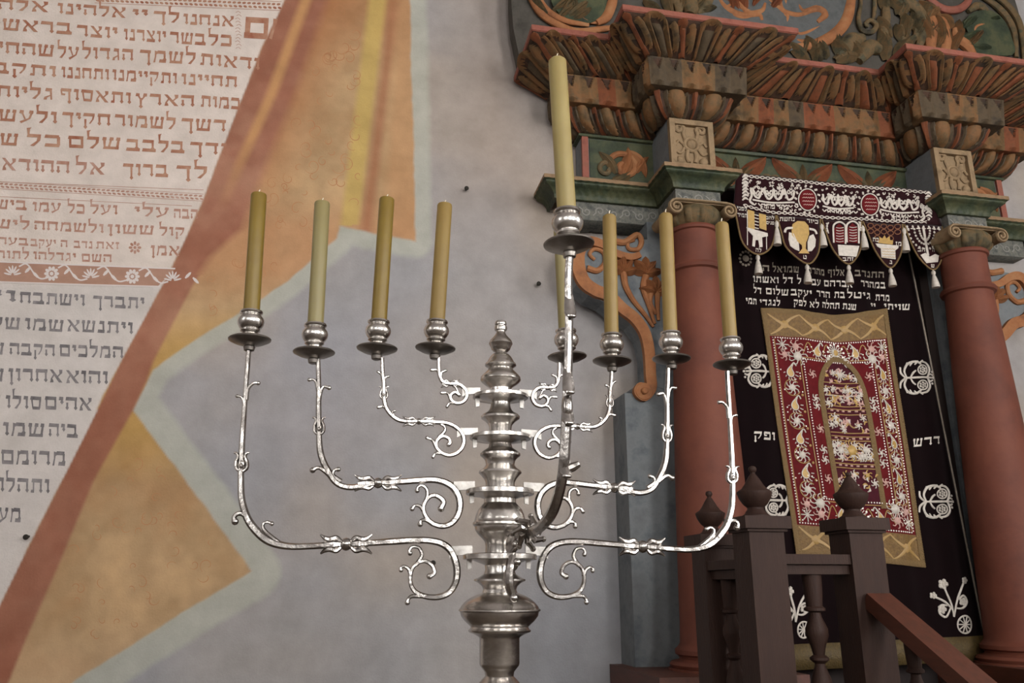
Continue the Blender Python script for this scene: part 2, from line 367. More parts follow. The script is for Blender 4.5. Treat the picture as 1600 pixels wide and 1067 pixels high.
C = mixc(C, (176, 162, 148), (.45-n1)*1.8)
C = mixc(C, (170, 154, 142), soft(sdf(MX, MY, [(690, -100), (830, -100), (860, 330), (690, 330)]), 90)*.7)
C = mixc(C, (156, 162, 172), soft(sdf(MX, MY, [(200, 960), (560, 905), (1000, 900), (1100, 1100), (200, 1300), (60, 1150)]), 60)*.38)
C = mixc(C, (158, 159, 168), soft(sdf(MX, MY, [(300, 590), (470, 480), (620, 470), (560, 760), (420, 800)]), 60)*.45)
d_up, d_lo = sdf(MX, MY, UP_OCHRE)+wob*.5, sdf(MX, MY, LOW_OCHRE)+wob*.5
pale = np.minimum(soft(np.minimum(d_up-26, d_lo-44), 5), 1)
pale = np.where((MY > 180) & (MX > 640), soft(np.minimum(d_up-25, d_lo-44), 5), pale)
C = mixc(C, (184, 184, 172), pale*.8)
lx, rx = np.interp(MY, *zip(*LRED)), np.interp(MY, *zip(*RRED))
C = mixc(C, (222, 209, 200), soft(MX-lx, 1.5))                    # whitewashed prayer panel
C = mixc(C, (210, 202, 197), soft(MX-lx, 1.5)*np.clip((MY-430)/20, 0, 1))
och = np.zeros(C.shape); och[:] = lin((186, 155, 118))
och = mixc(och, (170, 132, 94), (nz+.10)*2.0); och = mixc(och, (206, 170, 128), (-nz-.02)*3)
och = mixc(och, (178, 124, 86), np.clip(1-(MX-rx)/75, 0, 1)*np.clip((420-MY)/150, 0, 1)*.7)
och = mixc(och, (168, 106, 66), np.clip((120-MY)/120, 0, 1)*.45)
och = mixc(och, (196, 146, 108), np.clip((MY-300)/60, 0, 1)*np.clip((480-MY)/60, 0, 1)*.6)
och = mixc(och, (190, 150, 72), np.clip((MY-480)/60, 0, 1)*np.clip((760-MY)/90, 0, 1)*.55)
och = mixc(och, (206, 176, 142), np.clip((MY-960)/110, 0, 1)*.6)
yel = 592-.125*MY
och = mixc(och, (198, 170, 102), soft(np.abs(MX-yel+2)-14, 5)*(MY < 352)*.85)
och = mixc(och, (164, 110, 82), soft(np.abs(MX-(yel+25))-8, 6)*(MY < 372)*.75)
och = mixc(och, (192, 148, 108), soft(610-.06*MY+10-MX, 10)*(MY < 380)*.7)
ko = np.maximum(soft(d_up, 1.8), soft(d_lo, 1.8)); C = C*(1-ko[..., None])+och*ko[..., None]
red = np.zeros(C.shape); red[:] = lin((166, 116, 95)); red = mixc(red, (148, 94, 74), (nz+.1)*1.8); red = mixc(red, (184, 138, 114), (-nz-.05)*2.4)
red = mixc(red, (204, 156, 106), soft(np.abs(MX-np.interp(MY, [-300, 0, 150, 262, 330], [600, 478, 423, 372, 345]))-8, 5)*np.clip((330-MY)/120, 0, 1)*.8)
kr = soft(lx-MX, 1.5)*soft(MX-rx, np.where(MY < 430, 9, 3.)); C = C*(1-kr[..., None])+red*kr[..., None]
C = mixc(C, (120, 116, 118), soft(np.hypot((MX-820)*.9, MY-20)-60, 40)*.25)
wm = bpy.data.meshes.new('wall_north'); ny, nx = GX.shape; nV = nx*ny
vv = np.zeros((nV, 3)); vv[:, 0] = GX.ravel(); vv[:, 2] = GZ.ravel()
idx = np.arange(nV).reshape(ny, nx); q = np.stack([idx[:-1, :-1], idx[:-1, 1:], idx[1:, 1:], idx[1:, :-1]], -1).reshape(-1, 4)
bx = np.array([(XW, .25, 0), (XE, .25, 0), (XE, .25, ZT), (XW, .25, ZT)]); vv = np.vstack([vv, bx])
wm.from_pydata(vv.tolist(), [], q.tolist() + [[nV+1, nV, nV+3, nV+2]]); wm.materials.append(MATS['mural'])
ca = wm.color_attributes.new('paint', 'FLOAT_COLOR', 'POINT')
full = np.ones((nV+4, 4), np.float32); full[:nV, :3] = C.reshape(-1, 3); full[nV:, :3] = .4
ca.data.foreach_set('color', full.ravel()); wm.update()
wall = bpy.data.objects.new('wall_north', wm); col.objects.link(wall); struct(wall)

# ------------------------------------------------------------------ inscription: lines of Hebrew prayer on the whitewash
def on_wall(px, py, up=.0016): P = unp(px, py, 0); return (P[0], -up-LIFT[1], P[2])
K = 3.3333
def put(mb, oy, h, words):
    for t, xr, yr, xl, yl in words: word(mb, t, xr/K, oy+yr/K, xl/K, oy+yl/K, h/K, on_wall)
R1, R2, G1 = MB(), MB(), MB()
put(R1, 0, 56, [('אנחנו', 1218, 85, 955, 72), ('לך', 935, 66, 800, 58), ('יי', 770, 52, 690, 48), ('אלהינו', 655, 40, 300, 16), ('אלהי', 252, 10, -60, -8)])
put(R1, 0, 60, [('כל', 1208, 184, 1085, 178), ('בשר', 1072, 178, 885, 166), ('יוצרנו', 865, 165, 645, 150), ('יוצר', 612, 145, 400, 130), ('בראשי', 375, 122, -30, 94)])
put(R1, 0, 62, [('ודאות', 1352, 305, 1042, 278), ('לשמך', 1020, 275, 728, 260), ('הגדול', 694, 258, 428, 245), ('על', 412, 246, 300, 240), ('שהחי', 282, 236, -12, 216)])
put(R1, 0, 58, [('תחיינו', 1236, 400, 945, 384), ('ותקיימנו', 922, 382, 585, 362), ('ותחננו', 568, 362, 320, 348), ('ותקב', 292, 346, -40, 322)])
put(R1, 0, 60, [('כמות', 1250, 512, 1045, 498), ('הארץ', 1012, 498, 706, 486), ('ותאסוף', 682, 484, 314, 460), ('גליות', 278, 462, -20, 444)])
put(R1, 0, 62, [('דשך', 1178, 626, 945, 616), ('לשמור', 916, 614, 598, 596), ('חקיך', 576, 596, 324, 584), ('ולעשו', 297, 584, -50, 566)])
put(R1, 0, 62, [('ודך', 1182, 748, 990, 740), ('בלבב', 962, 738, 658, 724), ('שלם', 628, 718, 354, 708), ('כל', 316, 706, 140, 698), ('ש', 96, 698, 2, 694)])
put(R1, 0, 64, [('לך', 1080, 868, 918, 862), ('ברוך', 876, 860, 640, 852)])
put(R2, 0, 64, [('אל', 546, 848, 395, 844), ('ההודאו', 362, 842, -30, 820)])
put(R2, 300, 50, [('הבה', 1030, 92, 905, 88), ('עלי', 880, 82, 700, 76), ('ועל', 612, 70, 470, 64), ('כל', 442, 66, 352, 60), ('עמו', 318, 58, 170, 52), ('ביש', 140, 46, -20, 38)])
put(R2, 300, 48, [('קול', 962, 186, 830, 180), ('ששון', 802, 176, 560, 168), ('ולשמחה', 540, 168, 178, 150), ('ליש', 155, 150, -20, 140)])
put(R2, 300, 52, [('אמן', 935, 282, 785, 278)])
put(R2, 300, 38, [('זאת', 622, 262, 500, 258), ('נדב', 482, 258, 385, 254), ('ה', 352, 252, 316, 250), ('יעקב', 292, 250, 160, 244), ('בעה', 148, 242, -12, 234)])
put(R2, 300, 42, [('השם', 582, 326, 425, 322), ('יגדלהו', 396, 320, 174, 310), ('לתור', 152, 310, -12, 304)])
put(G1, 300, 60, [('יתברך', 752, 551, 485, 540), ('וישתבח', 442, 536, 104, 520), ('וי', 82, 514, -40, 508)])
put(G1, 300, 62, [('ויתנשא', 692, 680, 350, 664), ('שמו', 332, 668, 130, 656), ('של', 106, 656, -40, 650)])
put(G1, 300, 62, [('המלכים', 642, 806, 310, 794), ('הקבה', 286, 796, 50, 786), ('ש', 22, 786, -60, 782)])
put(G1, 300, 68, [('והוא', 562, 935, 344, 928), ('אחרון', 326, 926, 44, 918), ('ש', 20, 920, -60, 916)])
put(G1, 560, 68, [('אהים', 478, 206, 234, 198), ('סולו', 216, 200, 30, 192), ('ע', 2, 192, -70, 190)])
put(G1, 560, 70, [('ביה', 406, 345, 254, 338), ('שמו', 232, 340, 16, 332)])
put(G1, 560, 74, [('מרומם', 342, 486, 6, 476)])
put(G1, 560, 74, [('ותהלו', 258, 630, -4, 620)])
put(G1, 560, 74, [('מעל', 110, 780, -60, 774)])
# the large capital by the drapery, framed by small flourishes
for pg in ([(1400, 95), (1280, 88), (1284, 118), (1398, 124)], [(1392, 176), (1272, 168), (1270, 198), (1392, 206)], [(1308, 100), (1280, 96), (1274, 190), (1300, 192)], [(1400, 100), (1376, 104), (1372, 190), (1394, 196)], [(1446, 100), (1424, 98), (1422, 130), (1442, 132)], [(1440, 120), (1428, 120), (1402, 200), (1416, 206)]):
    lift(); R1.poly([on_wall(x/K, y/K) for x, y in pg])
def strip(mb, pts, wd, place=on_wall, closed=False):
    """flat pen line through picture points, wd wide"""
    lift(); P = [np.array(p, float) for p in pts]; n = len(P); L, R = [], []
    for i in range(n):
        t = P[min(i+1, n-1)]-P[max(i-1, 0)]; t = t/(np.linalg.norm(t)+1e-9); q_ = np.array([-t[1], t[0]])
        ww = wd if not hasattr(wd, '__len__') else np.interp(i/(n-1), np.linspace(0, 1, len(wd)), wd)
        L.append(place(*(P[i]+q_*ww/2))); R.append(place(*(P[i]-q_*ww/2)))
    mb.grid([L, R], smooth=False)
def disc(mb, c, r, place=on_wall, n=10, ry=None, rot=0):
    lift(); ry = ry or r; cr, sr = math.cos(rot), math.sin(rot)
    mb.poly([place(c[0]+r*math.cos(2*PI*i/n)*cr-ry*math.sin(2*PI*i/n)*sr, c[1]+r*math.cos(2*PI*i/n)*sr+ry*math.sin(2*PI*i/n)*cr) for i in range(n)])
for i in range(12):
    y = 66+i*17; x = 1242+4*math.sin(i*2)
    strip(R2, spl([((x-14)/K, y/K), (x/K, (y-6)/K), ((x+12)/K, (y+4)/K)], 3), .8)
# interlaced borders
def braid(mb, x0, y0, x1, y1, hh, step):
    n = int(abs(x1-x0)/step)
    for i in range(n):
        cx, cy = x0+(x1-x0)*(i+.5)/n, y0+(y1-y0)*(i+.5)/n
        for sgn in (-1, 1):
            disc(mb, (cx+sgn*step*.12, cy+sgn*hh*.26), step*.42, ry=hh*.17, rot=.35*(1 if sgn > 0 else -.3), n=8)
    for k in (-.62, .62): strip(mb, [(x0, y0+k*hh), ((x0+x1)/2, (y0+y1)/2+k*hh), (x1, y1+k*hh)], .7)
B1, B2 = MB(), MB()
braid(B1, 148, -2, 440, 10, 11, 7.5)
braid(B2, -8, 289, 318, 309, 9, 7.5)
for a, b in (((-8, 284), (318, 297)), ((-8, 307), (300, 322))): strip(B2, [a, ((a[0]+b[0])/2, (a[1]+b[1])/2), b], .8)
def rosette(mb, c, r, place=on_wall, n=8):
    for i in range(n):
        a = 2*PI*i/n; disc(mb, (c[0]+math.cos(a)*r*.62, c[1]+math.sin(a)*r*.62), r*.3, place, 7, r*.2, a)
    disc(mb, c, r*.24, place, 8)
rosette(R2, (211, 387), 11)
R1.build('red_inscription', 'red_ink', wall); R2.build('faded_inscription', 'pale_red_ink', wall); G1.build('grey_inscription', 'grey_ink', wall)
B1.build('interlaced_border', 'red_ink', wall); B2.build('interlaced_border', 'pale_red_ink', wall)
# frieze of pale flowers on a brown band
FB = MB(); FB.grid([[on_wall(x, 409.5+.039*x) for x in np.linspace(-8, 274, 12)], [on_wall(x*.9+(-8*.1), 440+.03*x) for x in np.linspace(-8, 274, 12)]], smooth=False)
FB.build('brown_frieze', 'frieze_brown', wall)
FWt = MB(); hw = lambda x, y: on_wall(x, y, .0028)
fy = lambda x: 425+.035*x
for i, cx in enumerate((20, 81, 142, 207, 270)):
    r = 13
    if i % 2: rosette(FWt, (cx, fy(cx)), 13, hw, 10)
    else:
        for a in np.linspace(PI+.25, 2*PI-.25, 7): disc(FWt, (cx+math.cos(a)*8, fy(cx)+5+math.sin(a)*10), 6.5, hw, 7, 1.5, a)
    if i < 4: strip(FWt, spl([(cx+10, fy(cx)-9), (cx+22, fy(cx)-13), (cx+34, fy(cx)+2), (cx+44, fy(cx)+10), (cx+56, fy(cx)+8)], 4), 2.4, hw)
    for k in (-1, 1): disc(FWt, (cx+30+k*6, fy(cx)+k*4), 7, hw, 7, 2.4, .8*k)
strip(FWt, [(-8, 409), (130, 414.5), (274, 420)], 2.2, hw); strip(FWt, [(-8, 440.5), (130, 445), (250, 448)], 2.2, hw)
FWt.build('flower_pattern', 'frieze_white', wall)
# brown drawn arabesques on the painted drapery
DL = MB()
def curl(c, r, a0, turns, s=1):
    pts = [(c[0]+r*(1-.75*t)*math.cos(a0+s*turns*2*PI*t), c[1]+r*(1-.75*t)*math.sin(a0+s*turns*2*PI*t)) for t in np.linspace(0, 1, 14)]
    strip(DL, pts, [.5, 1.2, .6])
for _ in range(170):
    y = random.uniform(5, 560); x = random.uniform(380, 565) if y < 350 else random.uniform(260, 520)
    if sdf(np.array([x]), np.array([y]), UP_OCHRE)[0] > -14 or x < np.interp(y, *zip(*RRED))+18: continue
    curl((x, y), random.uniform(6, 14), random.uniform(0, 6), random.uniform(.5, 1.1), random.choice((-1, 1)))
for _ in range(60):
    x, y = random.uniform(100, 330), random.uniform(720, 1000)
    if sdf(np.array([x]), np.array([y]), LOW_OCHRE)[0] > -16 or x < np.interp(y, *zip(*RRED))+16: continue
    curl((x, y), random.uniform(6, 13), random.uniform(0, 6), random.uniform(.4, .9), random.choice((-1, 1)))
DL.build('drapery_pattern', 'brown_line', wall)

# nails left in the wall
for (px, py), lab in zip(((728, 297), (840, 445), (45, 838), (676, 878)), ('dark nail high in the bare grey wall between painted drapery and cornice', 'dark nail in the grey wall close to the orange carved scroll', 'dark nail in the lettered white panel beside the red painted band', 'dark nail in the wall seen through the lowest silver scroll')):
    P = unp(px, py, 0); m = MB(); m.lathe([(.006, 0), (.006, .03), (.013, .032), (.014, .038), (.006, .042)], P, 12, (0, -1, -.15))
    tag(m.build('wall_nail', 'iron', origin=P), lab, 'nail', 'nails in the painted wall')

# ================================================================== the ark
ARK = thing('torah_ark', ark(-.15, .2, 1.0), 'carved and painted ark front with red columns and heavy cornice against the wall', 'ark')
XL, XR, B1L, B1R, B2L, B2R = -1.64, 1.34, -1.178, -.900, .605, .878
def sweep(mb, path, prof, h=None, pitch=.2, step=.012, mats=None, paint=None):
    """moulding: profile rows (outward, z) carried along a plan path (x, p) with mitred corners; h = carved relief"""
    P = [np.array(p, float) for p in path]; N = []
    for a, b in zip(P[:-1], P[1:]):
        d = (b-a)/np.linalg.norm(b-a); N.append(np.array([-d[1], d[0]]))
    M = [N[0]] + [N[i]+N[i+1] for i in range(len(N)-1)] + [N[-1]]
    om = np.mean([o for o, z in prof])
    for k in range(len(N)):
        L = np.linalg.norm((P[k+1]+om*M[k+1])-(P[k]+om*M[k])); nu = max(1, round(L/pitch)); ns = max(2, int(L/step)) if h else 2
        if mats: mb.cur = mats[k]
        rows = []
        for i, (o, z) in enumerate(prof):
            a, b = P[k]+o*M[k], P[k+1]+o*M[k+1]; v = i/(len(prof)-1); r = []
            for j in range(ns+1):
                t = j/ns; q_ = a+(b-a)*t; hh = 0
                if h and 0 < j < ns: hh = h((t*nu) % 1.0, v)*min(1, j/3, (ns-j)/3)
                q_ = q_+N[k]*hh; r.append(ark(q_[0], q_[1], z))
            rows.append(r)
        if paint:
            n0 = len(mb.f); mb.grid(rows)
            for i in range(len(prof)-1):
                for j in range(ns): mb.m[n0+i*ns+j] = paint(((j+.5)/ns*nu) % 1.0, (i+.5)/(len(prof)-1), int((j+.5)/ns*nu), k)
        else: mb.grid(rows)
    mb.cur = 0
g_ = lambda x, s: math.exp(-(x/s)**2)
def acan(ph, v):
    """(relief, paint) of the leaf cornice: looped leaf, oval buds, tongues between"""
    x = ph-.5; cy = .66; out = (0, 0)
    dU = abs(math.hypot(x, max(0, v-cy)*.5)-.165)
    if dU < .045 and v > .05: out = (.036*(1-(dU/.045)**2)**.5, 1)
    if abs(x) < .09 and .12 < v < .78:
        h = .03*(1-(x/.09)**2)**.5*min(1, (.78-v)*6); out = max(out, (h, 3))
    for c in (-.325, .325):
        e = math.hypot((x-c)/.115, (v-.55)/.36)
        if e < .78: out = max(out, (.036*(1-(e/.8)**2)**.5+.008, 1))
    for c in (-.5, .5):
        e = math.hypot((x-c)/.085, (v-.84)/.13); q_ = abs(x-c)
        if e < 1: out = max(out, (.036*(1-e*e)**.5, 2))
        elif v < .82 and q_ < .035+.05*(1-v): out = max(out, (.026*(1-(q_/(.035+.05*(1-v)))**2)**.5, 2))
    return out
h_acanthus = lambda ph, v: acan(ph, v)[0]
p_acanthus = lambda ph, v, k, sg: (lambda q_: 2 if sg in (5, 7, 9) and q_ == 3 else q_)(acan(ph, v)[1])
def eggs(ph, v):
    x = ph-.5; e = math.hypot(x/.27, (v-.66)/.6)
    if e < .9: return .042*(1-(e/.9)**2)**.5, 1
    if e < 1.3 and v < .97: return .026*max(0, 1-((e-1.1)/.2)**2), 3
    q_ = abs(abs(x)-.5); w_ = .03+.05*v
    if q_ < w_: return .03*(1-(q_/w_)**2)**.5, 2
    return 0, 0
h_egg = lambda ph, v: eggs(ph, v)[0]
p_egg = lambda ph, v, k, sg: eggs(ph, v)[1]
def dents(ph, v):
    x = abs(ph-.5)*2
    if v > .95 or v < .18: return 0, 1
    if v > .55 and x < (v-.55)*1.5: return .004, 0
    return (.024*(1-x)+.004, 2 if (ph*7) % 1 < .5 else 3)
h_dentil = lambda ph, v: dents(ph, v)[0]
p_dentil = lambda ph, v, k, sg: (0 if dents(ph, v)[1] == 0 else ((1, 2, 1, 1, 2, 2, 1, 3) if sg in (1, 5, 9) else (3, 3, 1, 3, 3, 1, 3, 3))[(k*5+3) % 8])
UPATH = [(XL, -.03), (XL, .10), (B1L, .10), (B1L, .37), (B1R, .37), (B1R, .10), (B2L, .10), (B2L, .37), (B2R, .37), (B2R, .10), (XR, .10), (XR, -.03)]
UM = [1, 1, 1, 1, 1, 0, 0, 0, 0, 0, 0]
def curve(pts, n):
    s_ = spl(pts, 8); s_ = np.array(s_); t = np.linspace(0, 1, len(s_)); return [(float(np.interp(u, t, s_[:, 0])), float(np.interp(u, t, s_[:, 1]))) for u in np.linspace(0, 1, n)]
m = MB(); sweep(m, UPATH, [(.385, 4.757), (.40, 4.765), (.40, 4.798), (.392, 4.803), (-.02, 4.806)]); m.build('top_fillet', 'red_fillet', ARK)
m = MB(); sweep(m, UPATH, curve([(.175, 4.648), (.19, 4.652), (.222, 4.668), (.262, 4.69), (.32, 4.722), (.372, 4.745), (.392, 4.76)], 26), h_acanthus, .29, .009, paint=p_acanthus); m.build('acanthus_cornice', ['carved_dark', 'leaf_ochre', 'leaf_orange', 'leaf_grey'], ARK)
m = MB(); sweep(m, UPATH, [(.10, 4.476), (.15, 4.474)] + [(.16+.012*i/10, 4.474+.17*i/10) for i in range(11)] + [(.18, 4.65)], h_dentil, .105, .007, paint=p_dentil); m.build('dentil_band', ['carved_dark', 'leaf_ochre', 'leaf_orange', 'leaf_grey'], ARK)
m = MB(); sweep(m, UPATH, curve([(.0, 4.352), (.02, 4.356), (.055, 4.378), (.08, 4.415), (.092, 4.45), (.102, 4.478)], 18), h_egg, .18, .007, paint=p_egg); m.build('egg_and_dart_moulding', ['carved_dark', 'leaf_ochre', 'leaf_orange', 'leaf_grey'], ARK)
m = MB()
def abox(mb, x0, x1, p0, p1, z0, z1):
    mb.box(ark((x0+x1)/2, (p0+p1)/2, (z0+z1)/2), x1-x0, p1-p0, z1-z0, AX, -AY); return mb
abox(m, XL, XR, -.03, .098, 4.0, 4.79); abox(m, B1L, B1R, .09, .368, 4.34, 4.79); abox(m, B2L, B2R, .09, .368, 4.34, 4.79)
m.build('frieze', 'blue_grey', ARK)
m = MB(); sweep(m, [(B1R, .1), (B2L, .1)], [(0, 4.318), (.025, 4.322), (.03, 4.338), (.012, 4.352), (-.02, 4.356)]); sweep(m, [(XL, -.02), (XL, .1), (B1L, .1)], [(0, 4.33), (.02, 4.334), (.02, 4.35), (-.02, 4.356)]); sweep(m, [(B2R, .1), (XR, .1), (XR, -.02)], [(0, 4.33), (.02, 4.334), (.02, 4.35), (-.02, 4.356)])
m.build('green_bead', 'green_paint', ARK)
# carved square blocks over the columns
def scroll_tube(mb, F, pts, r, n=8, flat=(1, .8)):
    """carved strap through (x, z) points on the face F(x, z)"""
    q_ = spl(pts, 5); mb.tube([F(x, z) for x, z in q_], r, n, flat, -AY)
def spiral(c, r, a0, turns, s=1, k=.8, n=22):
    return [(c[0]+r*(1-k*t)*math.cos(a0+s*2*PI*turns*t), c[1]+r*(1-k*t)*math.sin(a0+s*2*PI*turns*t)) for t in np.linspace(0, 1, n)]
def aball(mb, F, x, z, r, rx=1, rz=1, rp=.6):
    mb.ball(F(x, z), r, 12, (rx, rp, rz))
for l, r_ in ((B1L, B1R), (B2L, B2R)):
    m = MB(); abox(m, l, r_, -.02, .362, 4.03, 4.352); B = m.build('carved_block', 'blue_grey', ARK)
    m = MB(); wd, c = r_-l, (l+r_)/2; z0, z1 = 4.035, 4.35
    for x0, x1, a, b in ((l, l+.034, z0, z1), (r_-.034, r_, z0, z1), (l+.03, r_-.03, z1-.034, z1), (l+.03, r_-.03, z0, z0+.025)): abox(m, x0, x1, .355, .395, a, b)
    abox(m, l+.03, r_-.03, .35, .366, z0, z1)
    F = lambda x, z: ark(x, .372, z); zc = 4.195
    for s in (-1, 1):
        scroll_tube(m, F, [(c+s*.03, zc+.02), (c+s*.045, zc+.07)] + spiral((c+s*.07, zc+.10), .032, PI if s > 0 else 0, 1.1, -s), .012)
        scroll_tube(m, F, [(c+s*.02, zc-.03), (c+s*.03, zc-.08), (c+s*.02, zc-.12)], .013)
        scroll_tube(m, F, [(c+s*.04, zc-.01), (c+s*.075, zc+.02), (c+s*.1, zc-.01)], .009)
        scroll_tube(m, F, [(c+s*.04, zc-.02), (c+s*.07, zc-.06), (c+s*.1, zc-.05)], .009)
        aball(m, F, c+s*.075, zc-.11, .028)
    m.tube([F(c+.042*math.cos(a), zc+.042*math.sin(a)) for a in np.linspace(0, 2*PI, 25)], .012, 8, None, -AY)
    aball(m, F, c, zc, .032); m.build('carved_rosette', 'stone_beige', B)
# carved frieze leaves
def leaf(mb, F, x, z, ang, L, W, ht=.016, bend=0):
    """domed leaf lying on face F, from (x, z) towards ang"""
    rows = []; n, k = 10, 7
    for i in range(n+1):
        t = i/n; a = ang+bend*t; 
        cx = x+L*t*math.cos(ang+bend*t/2); cz = z+L*t*math.sin(ang+bend*t/2)
        ww = W*math.sin(PI*min(1, t*.92+.08))**.7*(1-.25*t)
        row = []
        for j in range(k):
            u = j/(k-1)*2-1; hh = ht*(1-u*u)**.8*(1-.4*abs(math.cos(u*PI*1.5)))*math.sin(PI*(t*.85+.1))+.002
            row.append(F(cx-math.sin(a)*ww*u/2, cz+math.cos(a)*ww*u/2, hh))
        rows.append(row)
    mb.grid(rows)
FF = lambda x, z, dp=0: ark(x, .10+dp, z)
for x_, y_ in ((B1R, B2L), (XL+.05, B1L), (B2R, XR-.05)): m = MB(); abox(m, x_, y_, .09, .105, 4.0, 4.325); m.build('frieze_panel', 'green_paint', ARK)
FL = lambda x, z, dp=0: ark(x, .106+dp, z); F2 = lambda x, z: ark(x, .112, z)
for c in (-.62, -.15, .32):
    m = MB(); m2 = MB()
    for s in (-1, 1):
        leaf(m, FL, c+s*.02, 4.17, PI/2-s*1.15, .25, .12, .05, s*.5); leaf(m, FL, c+s*.02, 4.13, PI/2-s*1.7, .24, .11, .045, s*.6)
        leaf(m2, FL, c+s*.015, 4.12, PI/2-s*.45, .2, .09, .045, -s*.6)
        scroll_tube(m2, F2, [(c+s*.04, 4.1), (c+s*.13, 4.09), (c+s*.2, 4.13)] + spiral((c+s*.2, 4.17), .04, -PI/2, .9, s), .011)
    leaf(m2, FL, c, 4.12, PI/2, .18, .06, .035)
    m2.build('frieze_scrolls', 'carved_olive', m.build('frieze_leaves', 'leaf_orange', ARK))
for c, s in ((-1.40, 1), (1.1, -1)):
    m = MB(); m2 = MB()
    leaf(m, FL, c, 4.08, .9, .22, .09, .04, .8*s); leaf(m, FL, c+.06, 4.26, -.4, .2, .08, .04, -1.2); leaf(m2, FL, c-.02, 4.1, 1.9, .18, .08, .035, .7); leaf(m2, FL, c-.05, 4.05, .2, .16, .08, .03, .7)
    scroll_tube(m, F2, spiral((c+.03, 4.15), .1, 2.6, 1.1, -1), .02); scroll_tube(m2, F2, spiral((c-.09, 4.12), .06, 0, 1.1), .016)
    leaf(m, FL, c+.1, 4.12, 1.2, .15, .07, .04, -.6)
    m2.build('frieze_scrolls', 'carved_olive', m.build('frieze_leaves', 'orange_paint', ARK))
for x_ in (XL, XR-.04): m = MB(); abox(m, x_, x_+.04, .09, .115, 3.99, 4.335); m.build('frieze_edge', 'red_fillet', ARK)

# lower moulding and its painted band
LP = [(-1.815, -.03), (-1.815, .15), (B1L, .15), (B1L, .42), (B1R, .42), (B1R, -.02)]
RP = [(B2L, -.02), (B2L, .42), (B2R, .42), (B2R, .15), (1.50, .15), (1.50, -.03)]
for P_ in (LP, RP):
    f1, f2 = MB(), MB(); sweep(f1, P_, [(.098, 3.955), (.10, 3.957), (.10, 3.979), (.095, 3.983), (-.12, 3.985)])
    sweep(f2, P_, curve([(.0, 3.868), (.018, 3.87), (.02, 3.884), (.026, 3.9), (.05, 3.925), (.082, 3.936), (.086, 3.95), (.1, 3.956)], 14), lambda a, b: .004*g_(abs(a-.5), .2), .05, .01)
    f1.build('moulding_fillet', 'cream_fillet', ARK); f2.build('green_moulding', 'green_paint', ARK)
f3, f3r, f4, f4r = MB(), MB(), MB(), MB()
a = -1.70
sweep(f3, [(a, -.03), (a, .145)] + [(B1L, .145)] + LP[3:], [(-.13, 3.752), (-.006, 3.752), (0, 3.756), (0, 3.87)]); sweep(f3r, RP[:3] + [(B2R, .145), (1.39, .145), (1.39, -.03)], [(-.13, 3.752), (-.006, 3.752), (0, 3.756), (0, 3.87)])
abox(f3, -1.69, B1L+.01, -.02, .14, 3.756, 3.98); abox(f3, B1L+.005, B1R-.005, -.02, .41, 3.756, 3.98); abox(f3r, B2L+.005, B2R-.005, -.02, .41, 3.756, 3.98); abox(f3r, B2R, 1.385, -.02, .14, 3.756, 3.98)
def pscroll(f4, x0, x1, p):
    n = max(1, round((x1-x0)/.085)); F = lambda x, z: ark(x, p, z)
    for i in range(n):
        c = x0+(x1-x0)*(i+.5)/n; s = 1 if i % 2 else -1
        scroll_tube(f4, F, [(c-.04, 3.81-s*.025)] + spiral((c+.005, 3.812+s*.004), .028, PI+.4*s, 1.1, -s, .7, 14), .0045, 6, (1, .5))
pscroll(f4, -1.68, B1L, .146); pscroll(f4, B1L+.01, B1R-.01, .421); pscroll(f4r, B2L+.01, B2R-.01, .421); pscroll(f4r, B2R, 1.37, .146)
for x_, y_ in ((f3, f4), (f3r, f4r)): y_.build('band_scrolls', 'pale_scroll', x_.build('painted_band', 'marbled', ARK))

# body behind the columns, dark recess between them
for l_, m_, r_ in ((-1.45, -1.27, -1.0), (2*-.19+1.45, 2*-.19+1.27, .62)):
    m = MB(); abox(m, min(m_, r_), max(m_, r_), -.05, .178, .98, 3.76); abox(m, min(l_, m_), max(l_, m_), -.05, .178, .98, 2.70); m.build('side_slab', 'blue_grey', ARK)
m = MB(); abox(m, -1.02, .64, -.02, .015, .98, 4.03); m.build('recess_board', 'void_wood', ARK)
for x_, y_ in ((.56, .625), (-1.01, -.93)): m = MB(); abox(m, x_, y_, .01, .15, 1.0, 3.9); m.build('recess_jamb', 'dark_wood', ARK)

